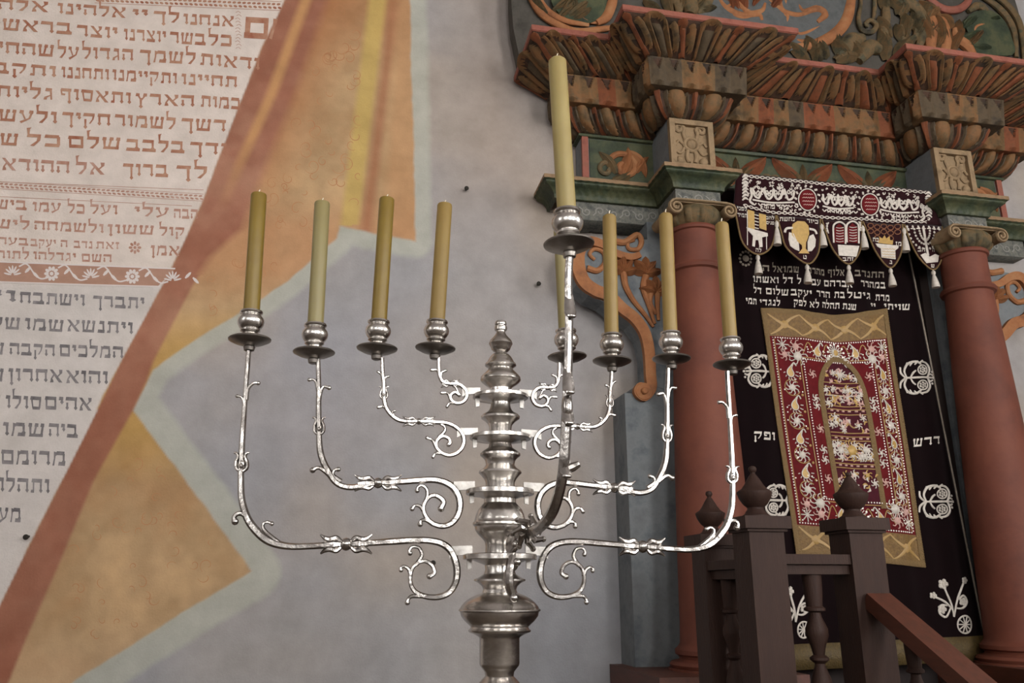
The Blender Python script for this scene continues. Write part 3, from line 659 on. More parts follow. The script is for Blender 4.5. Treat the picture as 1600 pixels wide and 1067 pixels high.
# columns with volute capitals
for cx in (-1.075, .685):
    m = MB(); c = ark(cx, .395, 0)
    prof = [(.262, 1.262), (.262, 1.275), (.245, 1.275), (.25, 1.28), (.256, 1.292), (.245, 1.305), (.215, 1.31), (.206, 1.318), (.21, 1.33), (.226, 1.34), (.226, 1.36), (.21, 1.375), (.2, 1.39)]
    for i in range(1, 25):
        t = i/24; z = 1.39+t*(3.35-1.39); prof.append((.196-.062*t**1.5-.002*t, z))
    prof += [(.134, 3.352), (.15, 3.357), (.157, 3.372), (.15, 3.387), (.134, 3.392), (.131, 3.41), (.13, 3.585), (.142, 3.59), (.146, 3.6), (.142, 3.612), (.134, 3.618), (.13, 3.64)]
    m.lathe(prof, c, 48); S_ = m.build('column', 'column_red', ARK)
    q_ = MB(); 
    echinus = curve([(.133, 3.612), (.146, 3.625), (.162, 3.65), (.168, 3.685), (.15, 3.722)], 12); rows = []
    for k, (r, z) in enumerate(echinus): rows.append([np.array(c)+np.array([math.cos(t)*(r+.014*max(0, math.cos(t*12))**.5*math.sin(PI*k/11)), math.sin(t)*(r+.014*max(0, math.cos(t*12))**.5*math.sin(PI*k/11)), z]) for t in np.linspace(0, 2*PI, 145)[:-1]])
    q_.grid(rows, True); cap_ = q_.build('capital_bowl', 'carved_olive', S_)
    q_ = MB(); abox(q_, cx-.155, cx+.155, .25, .54, 3.724, 3.75); q_.build('abacus', 'stone_beige', S_)
    F = lambda x, z: ark(x, .546, z)
    for s in (-1, 1):
        q_ = MB(); vc = (cx+s*.158, 3.690)
        q_.lathe([(.001, -.29), (.036, -.29), (.03, -.15), (.036, -.012), (.001, -.01)], ark(vc[0], .546, vc[1]), 28, -AY)
        scroll_tube(q_, F, [(cx, 3.737), (cx+s*.08, 3.736), (cx+s*.13, 3.735)] + spiral(vc, .043, PI/2, 1.8, -s, .8, 34), .0095, 8, (.9, 1.6))
        aball(q_, F, vc[0], vc[1], .010); q_.build('volute', 'stone_beige', S_)

# pierced scroll wings beside the columns
MC = -.19
def wing(mir):
    pa = lambda px, py: (lambda q: (2*MC-q[0] if mir else q[0], q[1]))(aunp(px, py, .2))
    slab = [pa(*p) for p in ((905, 372), (897, 395), (896, 415), (903, 442), (921, 460), (945, 470), (967, 488), (990, 502), (1006, 524), (1013, 555), (1014, 598), (1075, 620), (1075, 372))]
    m = MB(); pts = [ark(x, .012, z) for x, z in slab]; m.extrude(pts, (-AY)*.17)
    c = pa(1005, 612); m.lathe([(.05, 0), (.05, .19)], ark(c[0], .01, c[1]), 28, -AY); W = m.build('wing_slab', 'blue_grey', ARK)
    m = MB(); F = lambda x, z: ark(x, .19, z)
    band = spl([pa(*p) for p in ((1000, 398), (985, 402), (962, 396), (940, 382), (920, 378), (905, 392), (903, 415), (912, 440), (930, 454), (952, 463), (972, 482), (992, 498), (1007, 520), (1014, 550), (1016, 585), (1017, 606), (1006, 620), (995, 612), (1000, 602), (1008, 607))], 5)
    wl = np.interp(np.linspace(0, 1, len(band)), [0, .15, .3, .5, .8, .9, 1], [.018, .024, .04, .034, .03, .02, .012])
    rows = [[], [], [], []]
    for i in range(len(band)):
        t = band[min(i+1, len(band)-1)]-band[max(i-1, 0)]; t = t/(np.linalg.norm(t)+1e-9); nn = np.array([-t[1], t[0]])
        for k, (o, p) in enumerate(((-1, .178), (-1, .212), (1, .212), (1, .178))): x, z = band[i]+nn*o*wl[i]; rows[k].append(ark(x, p, z))
    m.grid(rows+[rows[0]], smooth=False)
    m.tube([F(*pa(x, y)) for x, y in spl([(930, 405), (922, 396), (930, 388), (944, 394), (946, 410), (934, 422), (918, 418)], 5)], [.010, .02], 8, None, -AY)
    m.tube([F(*pa(x, y)) for x, y in spl([(992, 374), (982, 378), (984, 388), (998, 388), (1003, 376), (996, 366), (975, 378), (950, 372)], 5)], [.010, .022], 8, None, -AY)
    m.lathe([(.05, 0), (.05, .022), (.046, .026), (.001, .026)], ark(c[0], .19, c[1]), 28, -AY); m.lathe([(.019, 0), (.019, .02), (.014, .026), (.001, .027)], ark(c[0], .212, c[1]), 20, -AY)
    m.build('scroll_band', 'orange_paint', W)
    m = MB(); F3 = lambda x, z, dp=0: ark(x, .186+dp, z)
    for pts in ([(975, 425), (978, 445), (990, 468), (1008, 490), (1022, 510)], [(1010, 430), (1006, 450), (1014, 475), (1024, 505)], [(1020, 450), (1016, 470), (1026, 490)], [(1030, 440), (1028, 470), (1030, 500)]):
        m.tube([F(*pa(x, y)) for x, y in spl(pts, 5)], [.022, .010], 8, None, -AY)
    for cx, cy in ((974, 424), (1010, 426), (1026, 456)):
        x, z = pa(cx, cy)
        for a in (0.2, .9, 1.57, 2.3, 2.95): leaf(m, F3, x, z, a, .105, .065, .055)
    m.build('palmette', 'orange_paint', W)
wing(False); wing(True)

# attic above the cornice
PT = .13
at = lambda px, py: aunp(px, py, PT)
m = MB(); sil = spl([(803, 40), (800, -10), (806, -70), (840, -120), (900, -150), (1000, -170), (1150, -180), (1300, -170), (1420, -150), (1500, -110), (1560, -60), (1590, 0), (1602, 60), (1604, 110)], 5)
sil = [at(x, y) for x, y in sil]; zb = 4.79
outl = [ark(x, .0, max(z, zb)) for x, z in sil]; outl = [ark(sil[0][0]+.05, 0, zb)] + outl + [ark(sil[-1][0], 0, zb)]
m.extrude(outl, (-AY)*(PT-.02)); AT = m.build('attic_panel', 'mauve_grey', ARK)
FA = lambda px, py, dp=.02: (lambda q: ark(q[0], PT+dp-.02, q[1]))(at(px, py))
c5 = lambda pts: [(800+x/K, y/K) for x, y in pts]
c6 = lambda pts: [(1120+x/K, y/K) for x, y in pts]
def straps(mb, lst, conv):
    """one carved strap cluster: its own mesh"""
    nm, mt = {'o': ('orange_scroll', 'orange_paint'), 'v': ('olive_scroll', 'carved_olive'), 'r': ('red_ring', 'red_fillet')}[mb]
    for pts, r in lst: m_ = MB(); m_.tube([FA(*p) for p in spl(conv(pts), 5)], [r*.6, r*1.15, r*1.15, r*.7], 10, (1, .9), -AY); m_.build(nm, mt, AT)
mo, mv, mg, mr = MB(), MB(), MB(), MB()
ATT = []
def flush(nm, mb, mt): mb.build(nm, mt, AT)
straps('o', [([(90, -120), (95, -20), (150, 70), (240, 130), (340, 165), (480, 150), (560, 140)], .022), ([(130, -130), (135, -20), (190, 60), (280, 110), (400, 130)], .02), ([(540, -60), (520, 20), (490, 90), (440, 120)], .03), ([(300, 0), (320, 60), (390, 110), (450, 120)], .012), ([(290, 60), (350, 20), (390, -30)], .01)], c5)
straps('o', [([(1060, -30), (1110, 40), (1190, 80), (1280, 80), (1300, 110)], .022), ([(1120, -20), (1180, 40), (1250, 60)], .014), ([(1310, -20), (1390, 45), (1430, 70), (1500, 80), (1600, 45)], .02), ([(1400, -10), (1400, 40), (1430, 80), (1430, 120)], .016), ([(1440, 130), (1500, 180), (1620, 130)], .014), ([(1480, 210), (1540, 225), (1600, 215)], .02)], c5)
straps('o', [([(705, -140), (700, -20), (670, 110), (600, 190), (500, 235), (390, 250)], .036), ([(230, -20), (280, 30), (340, 50), (360, 90), (430, 95)], .012), ([(440, 80), (520, 50), (560, 80), (520, 120)], .026), ([(360, 40), (350, -30)], .012)], c6)
straps('r', [([(1070, -60), (1110, 0), (1180, 48), (1260, 48), (1310, 5), (1325, -60)], .026)], c6)
straps('v', [([(800, -40), (860, 20), (870, 70)], .03), ([(1050, -30), (1000, 40), (960, 70)], .03), ([(920, -60), (930, 40), (925, 75)], .05)], c5)
straps('v', [([(745, -60), (750, 20), (738, 100), (760, 160), (810, 165), (830, 130), (800, 105), (775, 125), (790, 140)], .016), ([(820, -60), (822, 40), (815, 100)], .014), ([(870, -20), (880, 80), (870, 200), (900, 240)], .03),
            ([(900, -30), (980, 10), (1050, 60), (1075, 150), (1050, 250)], .038), ([(1000, 150), (960, 140), (950, 185), (990, 215), (1035, 190), (1030, 120), (970, 100)], .02),
            ([(640, 300), (690, 220), (760, 200)], .05), ([(740, 320), (790, 250), (850, 260)], .05),
            ([(1340, -40), (1440, 20), (1510, 90), (1550, 180), (1560, 300)], .022), ([(1360, -70), (1480, 0), (1560, 90), (1592, 200), (1600, 320)], .022), ([(1310, 60), (1360, 30), (1410, 60)], .026)], c6)
straps('o', [([(1100, 60), (1120, 130), (1110, 220), (1120, 290)], .04), ([(1170, 90), (1180, 150), (1190, 220), (1180, 300)], .04), ([(1240, 150), (1250, 200), (1300, 240), (1340, 290)], .035), ([(1330, 190), (1350, 140), (1420, 125)], .014)], c6)
FAl = lambda x, z, dp=0: ark(x, PT-.01+dp, z)
def pleaf(mb, px, py, ang, L, W, bend=0): x, z = at(px, py); leaf(mb, FAl, x, z, ang, L, W, .05, bend)
for px, py, a, L, W, b in ((1500, 60, .3, .22, .09, .3), (1505, 45, .9, .2, .09, -.4), (1515, 72, -.1, .2, .08, .3), (1500, 70, .0, .12, .05, 0), (1545, 30, .1, .1, .04, 0)): pleaf(mg, px, py, a, L, W, b)
x0, z0 = at(1290, 10)
for zz in (0,): pass
m = MB(); pts = [FA(x, y, .024) for x, y in spl(c5([(230, -60), (200, 0), (240, 70), (330, 120), (420, 120), (480, 60), (500, -60)]), 4)]; m.extrude(pts, (-AY)*.008); m.build('green_field', 'green_paint', AT); m = MB()
pts = [FA(x, y, .024) for x, y in spl(c6([(1280, 120), (1330, 70), (1420, 60), (1490, 110), (1530, 200), (1535, 290), (1350, 285)]), 4)]; m.extrude(pts, (-AY)*.008)
m.build('green_field', 'green_paint', AT)
m = MB(); pts = [FA(x, y, .022) for x, y in [(1070, -80)] + spl([(1068, 0), (1100, 45), (1180, 90), (1240, 78), (1310, 40), (1328, -10)], 4) + [(1330, -80)]]; m.extrude(pts, (-AY)*.008)
m.build('blue_field', 'slate_paint', AT)
mg.build('green_leaves', 'green_paint', AT); mg = MB()
for a in range(5): mg.tube([FA(*p) for p in spl(c5([(280+a*25, -10+a*8), (330+a*18, 50), (390+a*6, 120)]), 4)], .006, 6, None, -AY)
mg.build('green_leaves', 'green_paint', AT)

lm = MB(); x0 = 0
for px, py, a, L, W, bd_ in ((1060, 18, 1.2, .2, .09, .4), (1075, 20, .6, .2, .08, .5), (1050, 20, 2.0, .2, .09, -.4), (1090, 18, .2, .16, .07, .3), (1035, 22, 2.7, .16, .07, -.3)): x, z = at(px, py); leaf(lm, FAl, x, z, a, L, W, .06, bd_)
lm.build('beige_leaves', 'carved_olive', AT); lm = MB()
for px, py, a, L, W, bd_ in ((1385, 95, 1.4, .26, .12, .5), (1400, 90, 1.0, .3, .12, -.4), (1345, 95, 1.9, .2, .1, .5), (1330, 92, 2.6, .2, .09, -.5), (1415, 60, 1.3, .22, .1, .4)): x, z = at(px, py); leaf(lm, FAl, x, z, a, L, W, .07, bd_)
lm.build('olive_leaves', 'carved_olive', AT); lm = MB()
for px, py, a, L, W, bd_ in ((1470, 75, 1.5, .3, .1, .2), (1488, 80, 1.2, .25, .1, -.3), (1455, 72, 1.8, .25, .1, .3), (1515, 72, 1.0, .2, .08, -.4)): x, z = at(px, py); leaf(lm, FAl, x, z, a, L, W, .08, bd_)
lm.build('ochre_leaves', 'leaf_ochre', AT)

rg = random.Random(21)
for (x0, x1, y0, y1, n, mt, nm) in ((1385, 1450, 10, 72, 12, 'carved_olive', 'olive_leaves'), (1440, 1500, 30, 80, 9, 'leaf_ochre', 'ochre_leaves'), (1250, 1320, 78, 98, 7, 'carved_olive', 'olive_leaves'), (852, 905, 14, 36, 7, 'carved_olive', 'olive_leaves'), (1130, 1210, 2, 30, 8, 'leaf_orange', 'orange_leaves')):
    lm = MB()
    for i in range(n):
        x, z = at(x0+(x1-x0)*(i+.5)/n, rg.uniform(y0, y1)); leaf(lm, FAl, x, z, rg.uniform(.5, 2.6), rg.uniform(.14, .24), rg.uniform(.07, .11), .06, rg.uniform(-.7, .7))
    lm.build(nm, mt, AT)
straps('o', [([(40, 40), (110, 20), (160, 70), (230, 60), (250, 20)], .02), ([(420, 20), (450, 60), (520, 30)], .016), ([(60, 75), (130, 95), (210, 80)], .014)], c6)

# ================================================================== curtain of the ark
CUR = thing('ark_curtain', ark(-.12, .2, 1.25), 'dark burgundy velvet curtain with silver lettering around a red and gold panel', 'curtain')
def cp(x, z): return .185+.045*max(0, (4.0-z)/2.8)+.010*math.sin(x*17+.6)*(.3+.7*min(1, (4.05-z)/1.5))+.004*math.sin(x*41+z)
def cright(z): return .462+.044*(4.05-z)
m = MB(); rows = []
for i in range(70):
    t = i/69; r = []
    for j in range(80):
        u = j/79; zt = 4.03; zb = 1.238+.04*u
        z = zt+(zb-zt)*t; x0 = -.82; x1 = cright(z); x = x0+(x1-x0)*u; r.append(ark(x, cp(x, z), z))
    rows.append(r)
m.grid(rows); o = m.build('velvet_cloth', 'velvet', CUR, recalc=False); sd = o.modifiers.new('thick', 'SOLIDIFY'); sd.thickness = .003; sd.offset = 0
def CU(px, py, dp=.003): x, z = aunp(px, py, .21); return ark(x, cp(x, z)+dp+LIFT[1], z)
m = MB(); rows = [[], []]
for u in np.linspace(0, 1, 60):
    x = -.82+(cright(1.3)+.82)*u; zb = 1.236+.04*u
    for k, z in enumerate((zb-.003, zb+.125)): rows[k].append(ark(x, cp(x, z)+.005, z))
m.grid(rows); o = m.build('gold_hem', 'shaded_hem_gold', CUR); sd = o.modifiers.new('thick', 'SOLIDIFY'); sd.thickness = .005; sd.offset = 0
m = MB(); m.tube([ark(cright(z), cp(cright(z), z)+.003, z) for z in np.linspace(1.29, 3.7, 40)], .006, 6); m.build('edge_cord', 'dim_thread', CUR)
m = MB(); m.tube([ark(x, .19, 4.02) for x in (-.84, -.2, .5)], .012, 10); m.build('curtain_rod', 'iron', CUR)
# embroidered words
ty, dimty = MB(), MB()
def cut(mb, ox, oy, k, h, words, place=CU):
    for t, xr, yr, xl, yl in words: word(mb, t, ox+xr/k, oy+yr/k, ox+xl/k, oy+yl/k, h/k, place)
cut(dimty, 1140, 400, 4.706, 46, [('התנדב', 1146, 110, 926, 98), ('אלוף', 852, 96, 736, 90), ('מהרר', 712, 90, 582, 78), ('שמואל', 515, 75, 325, 62), ('ה', 300, 62, 250, 58)])
cut(ty, 1140, 400, 4.706, 46, [('במהרר', 1156, 188, 968, 176), ('אברהם', 912, 182, 708, 168), ('עב', 680, 168, 612, 164), ('ל', 532, 158, 498, 156), ('דל', 468, 154, 402, 148), ('ואשתו', 372, 148, 178, 140)])
cut(ty, 1140, 400, 4.706, 46, [('מרת', 1186, 282, 1086, 274), ('גיטל', 1046, 268, 870, 258), ('בת', 852, 262, 780, 256), ('הרר', 752, 256, 645, 248), ('יעקב', 610, 250, 455, 240), ('שלום', 440, 240, 275, 228), ('דל', 244, 228, 180, 222)])
cut(ty, 1140, 400, 4.706, 44, [('שויתי', 1326, 352, 1145, 344), ('יי', 1086, 342, 1046, 340), ('שנת', 936, 352, 836, 344), ('תהלה', 816, 340, 690, 332), ('לא', 664, 336, 594, 330), ('לפק', 570, 326, 474, 318), ('לנגדי', 382, 318, 230, 312), ('תמי', 204, 312, 120, 306)])
cut(ty, 1120, 450, 3.333, 42, [('דרש', 1156, 772, 1022, 786), ('ופק', 304, 752, 190, 748)])
ty.build('silver_lettering', 'silver_thread', CUR); dimty.build('silver_lettering', 'dim_thread', CUR)
# silver flower sprays
def spray(mb, cx, cy, s, rot, place, kind=0):
    cr, sr = math.cos(rot), math.sin(rot)
    def T_(x, y, dp=0): return (cx+(x*cr-y*sr)*s, cy+(x*sr+y*cr)*s)
    def tb(pts, r): mb.tube([place(*T_(x, y), .005) for x, y in spl(pts, 4)], [r*1.1, r*1.5, r*1.2], 6, (1, .6), -AY)
    def ros(x, y, r, n=6):
        mb.tube([place(*T_(x+r*math.cos(a), y+r*math.sin(a)), .005) for a in np.linspace(0, 2*PI, 17)], .0045, 6, (1, .6), -AY)
        for i in range(n):
            a = 2*PI*i/n; c = T_(x+r*.52*math.cos(a), y+r*.52*math.sin(a)); mb.ball(place(*c, .004), r*s*.0011, 6, (1, .5, 1))
        mb.ball(place(*T_(x, y), .005), r*s*.0009, 6, (1, .5, 1))
    if kind == 0:
        tb([(0, 22), (0, 0), (0, -24)], .005)
        for g in (-1, 1):
            ros(g*13, -7, 8); tb([(0, 18), (g*12, 22), (g*24, 16), (g*27, 4), (g*22, -4)], .0055); tb([(0, 12), (g*8, 8), (g*12, 4)], .0045); tb([(0, 20), (g*8, 28), (g*18, 29)], .005)
            tb([(g*2, -16), (g*14, -20), (g*24, -14), (g*27, -4)], .005); tb([(0, -14), (g*6, -20), (g*4, -26)], .0045)
            for k in range(4): tb([(g*(18+k*2), 20-k*7), (g*(26+k), 17-k*8)], .004)
            mb.ball(place(*T_(g*10, -25), .005), .008, 6, (1, .5, 1))
        mb.ball(place(*T_(0, -27), .005), .009, 6, (1, .5, 1))
    else:
        for pts in ([(4, 26), (0, 6), (-8, -14), (-12, -26)], [(4, 26), (8, 0), (14, -18), (20, -30)], [(2, 14), (-10, 2), (-26, -6)], [(0, 10), (-8, 26), (-18, 20), (-16, 8), (-6, 8)], [(5, 12), (16, 12), (24, 2), (18, -8), (10, -2)]): tb(pts, .0048)
        for x, y, r in ((-12, -26, 9), (22, -32, 6), (-27, -8, 6), (-14, 14, 8), (17, 2, 7)):
            for i in range(5): mb.ball(place(*T_(x+r*.55*math.cos(i*1.257), y+r*.55*math.sin(i*1.257)), .004), r*s*.0016, 6, (1, .5, 1))
            mb.ball(place(*T_(x, y), .006), r*s*.0014, 6, (1, .5, 1))
        x, y = 20, 38; mb.tube([place(*T_(x+11*math.cos(a), y+14*math.sin(a)), .005) for a in np.linspace(0, 2*PI, 21)], .005, 6, (1, .6), -AY)
        for i in range(10): tb([(x, y), (x+10*math.cos(i*.628), y+13*math.sin(i*.628))], .0026)
for px, py, s, rot, kd in ((1434, 590, .92, PI/2, 0), (1187, 580, .92, -PI/2, 0), (1462, 784, .92, PI/2, 0), (1212, 782, .88, -PI/2, 0), (1482, 938, .98, 0, 1), (1240, 948, .9, .1, 1)):
    m = MB(); spray(m, px, py, s, rot, CU, kd); m.build('silver_spray', 'silver_thread', CUR)
m = MB()
for i in range(12): m.ball(CU(1166+9*math.cos(i*.524), 403+11*math.sin(i*.524)), .009, 6, (1, .5, 1))
m.ball(CU(1166, 403), .022, 8, (1, .4, 1)); m.build('silver_rosette', 'dim_thread', CUR)

# ---- red panel sewn on the curtain
KC = [(-.584, 3.238), (.253, 3.286), (.264, 1.769), (-.514, 1.833)]
def KP(u, v, dp=.012):
    x = (KC[0][0]*(1-u)+KC[1][0]*u)*(1-v)+(KC[3][0]*(1-u)+KC[2][0]*u)*v
    z = (KC[0][1]*(1-u)+KC[1][1]*u)*(1-v)+(KC[3][1]*(1-u)+KC[2][1]*u)*v
    z += (-.02*math.sin(PI*u)*(1-v)**2 + .014*math.sin(2*PI*u*1.1+.5)*(1-v)**3)
    return ark(x, cp(x, z)+dp+.003*math.sin(v*9+u*3), z)
def kgrid(mb, u0, u1, v0, v1, dp, nu=24, nv=40): mb.grid([[KP(u, v, dp) for u in np.linspace(u0, u1, nu)] for v in np.linspace(v0, v1, nv)])
m = MB(); kgrid(m, 0, 1, 0, 1, .010, 40, 60); PAN = m.build('embroidered_panel', 'red_silk', CUR, recalc=False); sd = PAN.modifiers.new('thick', 'SOLIDIFY'); sd.thickness = .003; sd.offset = 0
m = MB(); pass
for va_, vb_ in ((.012, .118), (.888, .99)): m = MB(); kgrid(m, .02, .98, va_, vb_, .0125, 30, 8); m.build('gold_brocade_band', 'brocade', PAN, recalc=False)
for v0, v1 in ((.02, .11), (.895, .985)):
    m = MB()
    for i in range(4):
        a, b = .04+i*.235, .04+(i+1)*.235
        for (ua, va, ub, vb) in ((a, v0, b, v1), (a, v1, b, v0)):
            m.tube([KP(ua+(ub-ua)*t, va+(vb-va)*t+.006*math.sin(t*PI*2), .013) for t in np.linspace(0, 1, 12)], [.004, .012, .004], 6, (1, .3), -AY)
        m.ball(KP((a+b)/2, (v0+v1)/2, .013), .026, 8, (1.1, .2, 1))
    m.build('brocade_pattern', 'brocade_light', PAN)
m = MB()
def kline(mb, pts, r, dp=.014, k=10, flat=(1, .6)):
    q_ = spl(pts, k); mb.tube([KP(u, v, dp) for u, v in q_], r, 6, flat, -AY)
for pts in ([(0.012, 0), (.012, .5), (.012, 1)], [(.988, 0), (.988, .5), (.988, 1)], [(0, .006), (.5, .006), (1, .006)], [(0, .994), (.5, .994), (1, .994)]): kline(m, pts, .017, .011, 24, (1, .35))
for i in range(110):
    for u in (.0, 1.0): m.ball(KP(u, i/109, .011), .009, 5, (1, .6, 1))
def arch(e=0): return [(.375-e, .80), (.37-e, .6), (.365-e, .42), (.37-e, .32), (.41-e*.7, .255), (.48, .205-e*.6), (.535, .197-e*.6), (.59, .205-e*.6), (.66+e*.7, .255), (.70+e, .32), (.715+e, .42), (.715+e, .6), (.72+e, .80)]
kline(m, arch(), .019, .014, 5, (1, .35)); m.build('gold_braid', 'braid', PAN)
m = MB(); aL = np.array(spl(arch(-.01)[:7], 4)); aR = np.array(spl(arch(-.01)[6:], 4)); m.grid([[KP(u, v, .0132) for u in np.linspace(np.interp(v, aL[::-1, 1], aL[::-1, 0]), np.interp(v, aR[:, 1], aR[:, 0]), 14)] for v in np.linspace(.215, .798, 40)]); m.build('arch_field', 'dark_red_silk', PAN)
bd, gl, sl, gd, rs = MB(), MB(), MB(), MB(), MB()
def merged(lst):
    M_ = MB()
    for i, q_ in enumerate(lst):
        o_ = len(M_.v); M_.v += q_.v; M_.f += [tuple(o_+k for k in f_) for f_ in q_.f]; M_.m += [i]*len(q_.f); M_.sm += q_.sm
    return M_
def beads(pts, step=.016, r=.0048, k=12):
    q_ = np.array(spl(pts, k)); W = np.array([KP(u, v, .016) for u, v in q_]); d = np.concatenate([[0], np.cumsum(np.linalg.norm(np.diff(W, axis=0), axis=1))])
    for s in np.arange(0, d[-1], step): bd.ball([np.interp(s, d, W[:, i]) for i in range(3)], r, 6, (1, .7, 1))
for pts in ([(.05, .125), (.5, .125), (.95, .125)], [(.05, .88), (.5, .88), (.95, .88)], [(.05, .125), (.05, .5), (.05, .88)], [(.95, .125), (.95, .5), (.95, .88)],
            [(.25, .212), (.5, .212), (.80, .212)], [(.25, .78), (.5, .78), (.8, .78)], [(.255, .212), (.255, .5), (.255, .78)], [(.80, .212), (.80, .5), (.80, .78)]): beads(pts)
for pts in ([(.235, .205), (.235, .5), (.235, .79)], [(.825, .205), (.825, .5), (.825, .79)], [(.24, .204), (.5, .204), (.82, .204)], [(.24, .79), (.5, .79), (.82, .79)], [(.06, .13), (.06, .5), (.06, .875)], [(.94, .13), (.94, .5), (.94, .875)]): kline(gl, pts, .003)
def kd(mb, u, v, r, ry=None, dp=.016): mb.ball(KP(u, v, dp), r, 8, (1, .3, (ry or r)/r))
AU, AV = .85, 1.5
def kflower(u, v, r, n=8, mb=None):
    mb = mb or sl; kd(mb, u, v, r*.62)
    for i in range(n):
        a = 2*PI*i/n+.2; kline(mb, [(u+r*.5*math.cos(a)/AU, v+r*.5*math.sin(a)/AV), (u+r*1.1*math.cos(a+.2)/AU, v+r*1.1*math.sin(a+.2)/AV), (u+r*1.3*math.cos(a+.5)/AU, v+r*1.3*math.sin(a+.5)/AV)], .0032, .016, 2)
def kpaisley(u, v, r, s=1):
    body = [(u+x*r*s/AU, v+y*r/AV) for x, y in spl([(.55, -1.1), (.15, -.75), (-.25, -.35), (-.5, .05), (-.52, .45), (-.25, .8), (.15, .85), (.45, .6), (.5, .2), (.35, -.1), (.3, -.45), (.42, -.8)], 2, True)]
    gd.poly([KP(x, y, .0165) for x, y in body]); kline(sl, body, .0034, .017, 2)
    kline(sl, [(u+.3*r*s/AU, v-r*.9/AV), (u+.75*r*s/AU, v-1.3*r/AV), (u+1.0*r*s/AU, v-.8*r/AV)], .004, .016, 3)
    for i in range(7):
        a = .1+PI*.9*i/6; x, y = u+(r*.85*math.cos(a))/AU*s, v+r*1.02*math.sin(a)/AV; kline(sl, [(x, y), (x+.25*r*math.cos(a-.3)/AU*s, y+.3*r*math.sin(a)/AV), (x+.42*r*math.cos(a-.6)/AU*s, y+.4*r*math.sin(a)/AV)], .003, .016, 2)
def kspark(u, v, r, n=8, mb=None):
    mb = mb or sl
    for i in range(n//2):
        a = PI*i/(n//2); kline(mb, [(u-r*math.cos(a)/AU, v-r*math.sin(a)/AV), (u, v), (u+r*math.cos(a)/AU, v+r*math.sin(a)/AV)], .0034, .016, 2)
for i in range(8):                                                  # side borders: paisleys and roundels in turn
    v = .265+i*.069
    for u, s in ((.15, 1), (.885, -1)):
        if i % 2 == 0: kpaisley(u, v, .042, s)
        else:
            kflower(u, v, .034); kline(gl, [(u+.05/AU*math.cos(a), v+.05/AV*math.sin(a)) for a in np.linspace(.5, 5.6, 14)], .003, .015, 2)
    kd(gl, .215, v+.03, .008); kd(gl, .82+.02, v+.03, .008)
for s, uc in ((1, .17), (-1, .86)):                                 # corners
    for vv, sg in ((.165, 1), (.835, -1)):
        kspark(uc-.055*s, vv-.012*sg, .04); kflower(uc+.045*s, vv-.006*sg, .034, 7, rs); kflower(uc-.045*s, vv+.03*sg, .03, 7, rs); kflower(uc+.05*s, vv+.036*sg, .045, 9)
for v in (.168, .835):
    kspark(.53, v, .05, 16); kd(gd, .53, v, .02)
    for i in range(12): kd(bd, .53+.055/AU*math.cos(i*.524), v+.055/AV*math.sin(i*.524), .007)
    kpaisley(.38, v, .042, 1); kpaisley(.68, v, .042, -1); kflower(.46, v+.03, .018, 6); kflower(.60, v+.03, .018, 6)
    for a, b in ((.26, .36), (.42, .5), (.56, .64), (.7, .8)): kline(gl, [(a, v+.02), ((a+b)/2, v-.03), (b, v+.02)], .003)
def kbar(v0, r=.0032, mb=None): kline(mb or gl, [(.395, v0), (.54, v0), (.695, v0)], r)
for v in (.30, .318, .352, .398, .412, .432, .508, .523, .54, .618, .633, .65): kbar(v)
kbar(.354, .0045, sl)
for v in (.418, .53, .64):
    for i in range(6): kline(rs, [(.42+i*.048, v), (.44+i*.048, v)], .0055, .016, 3)
def kbunch(vc, hh, seed, wide=.29):
    rg = random.Random(seed)
    for i in range(26):
        u = .545+(rg.random()-.5)*wide; v = vc+(rg.random()-.5)*hh
        w_ = rg.random(); mb = sl if w_ < .5 else rs if w_ < .8 else gd
        if w_ < .35: kflower(u, v, .014+.01*rg.random(), 6, mb)
        else:
            a = rg.random()*6; kline(mb, [(u, v), (u+.02*math.cos(a), v+.012*math.sin(a)), (u+.035*math.cos(a+.5), v+.02*math.sin(a+.5))], [.0025, .007, .0025], .016, 3)
kbunch(.262, .06, 1, .22); kbunch(.335, .022, 2); kbunch(.375, .032, 3); kbunch(.47, .06, 4); kbunch(.58, .06, 5); kbunch(.70, .07, 6)
kspark(.545, .262, .04, 12); kflower(.46, .375, .024, 6, gd); kflower(.63, .375, .024, 6, gd); kline(rs, [(.5, .36), (.48, .375), (.51, .39)], .005); kline(rs, [(.59, .36), (.61, .375), (.58, .39)], .005)
kflower(.55, .578, .052, 14, gd); kd(sl, .55, .578, .03); kflower(.455, .58, .032, 9); kflower(.645, .575, .032, 9)
kline(gl, [(.46, .468), (.50, .485), (.545, .465), (.59, .485), (.63, .468)], .005); kflower(.545, .46, .02, 6, rs)
kflower(.47, .68, .022, 6, gd); kflower(.63, .675, .022, 6, gd)
for u in (.31, .765):
    for i, v in enumerate((.272, .375, .405, .5, .585, .625, .70)):
        mb = rs if i % 3 == 0 else sl
        kd(mb, u, v, .011); 
        for k in range(5): a = k*1.257+i; kline(mb, [(u, v), (u+.022*math.cos(a), v+.013*math.sin(a)), (u+.034*math.cos(a+.6), v+.02*math.sin(a+.6))], [.0018, .0045, .002], .016, 2)
rg = random.Random(5)
for i in range(150):
    u, v = (rg.choice((rg.uniform(.07, .225), rg.uniform(.84, .93))), rg.uniform(.14, .87)) if i < 100 else (rg.uniform(.25, .8), rg.choice((rg.uniform(.14, .2), rg.uniform(.8, .87))))
    kd(bd, u, v, .0045)
bd.build('beads', 'bead', PAN); gl.build('gold_lines', 'brocade_light', PAN); merged((sl, gd, rs)).build('embroidered_flowers', ['silver_thread', 'gold_thread', 'rose_thread'], PAN)

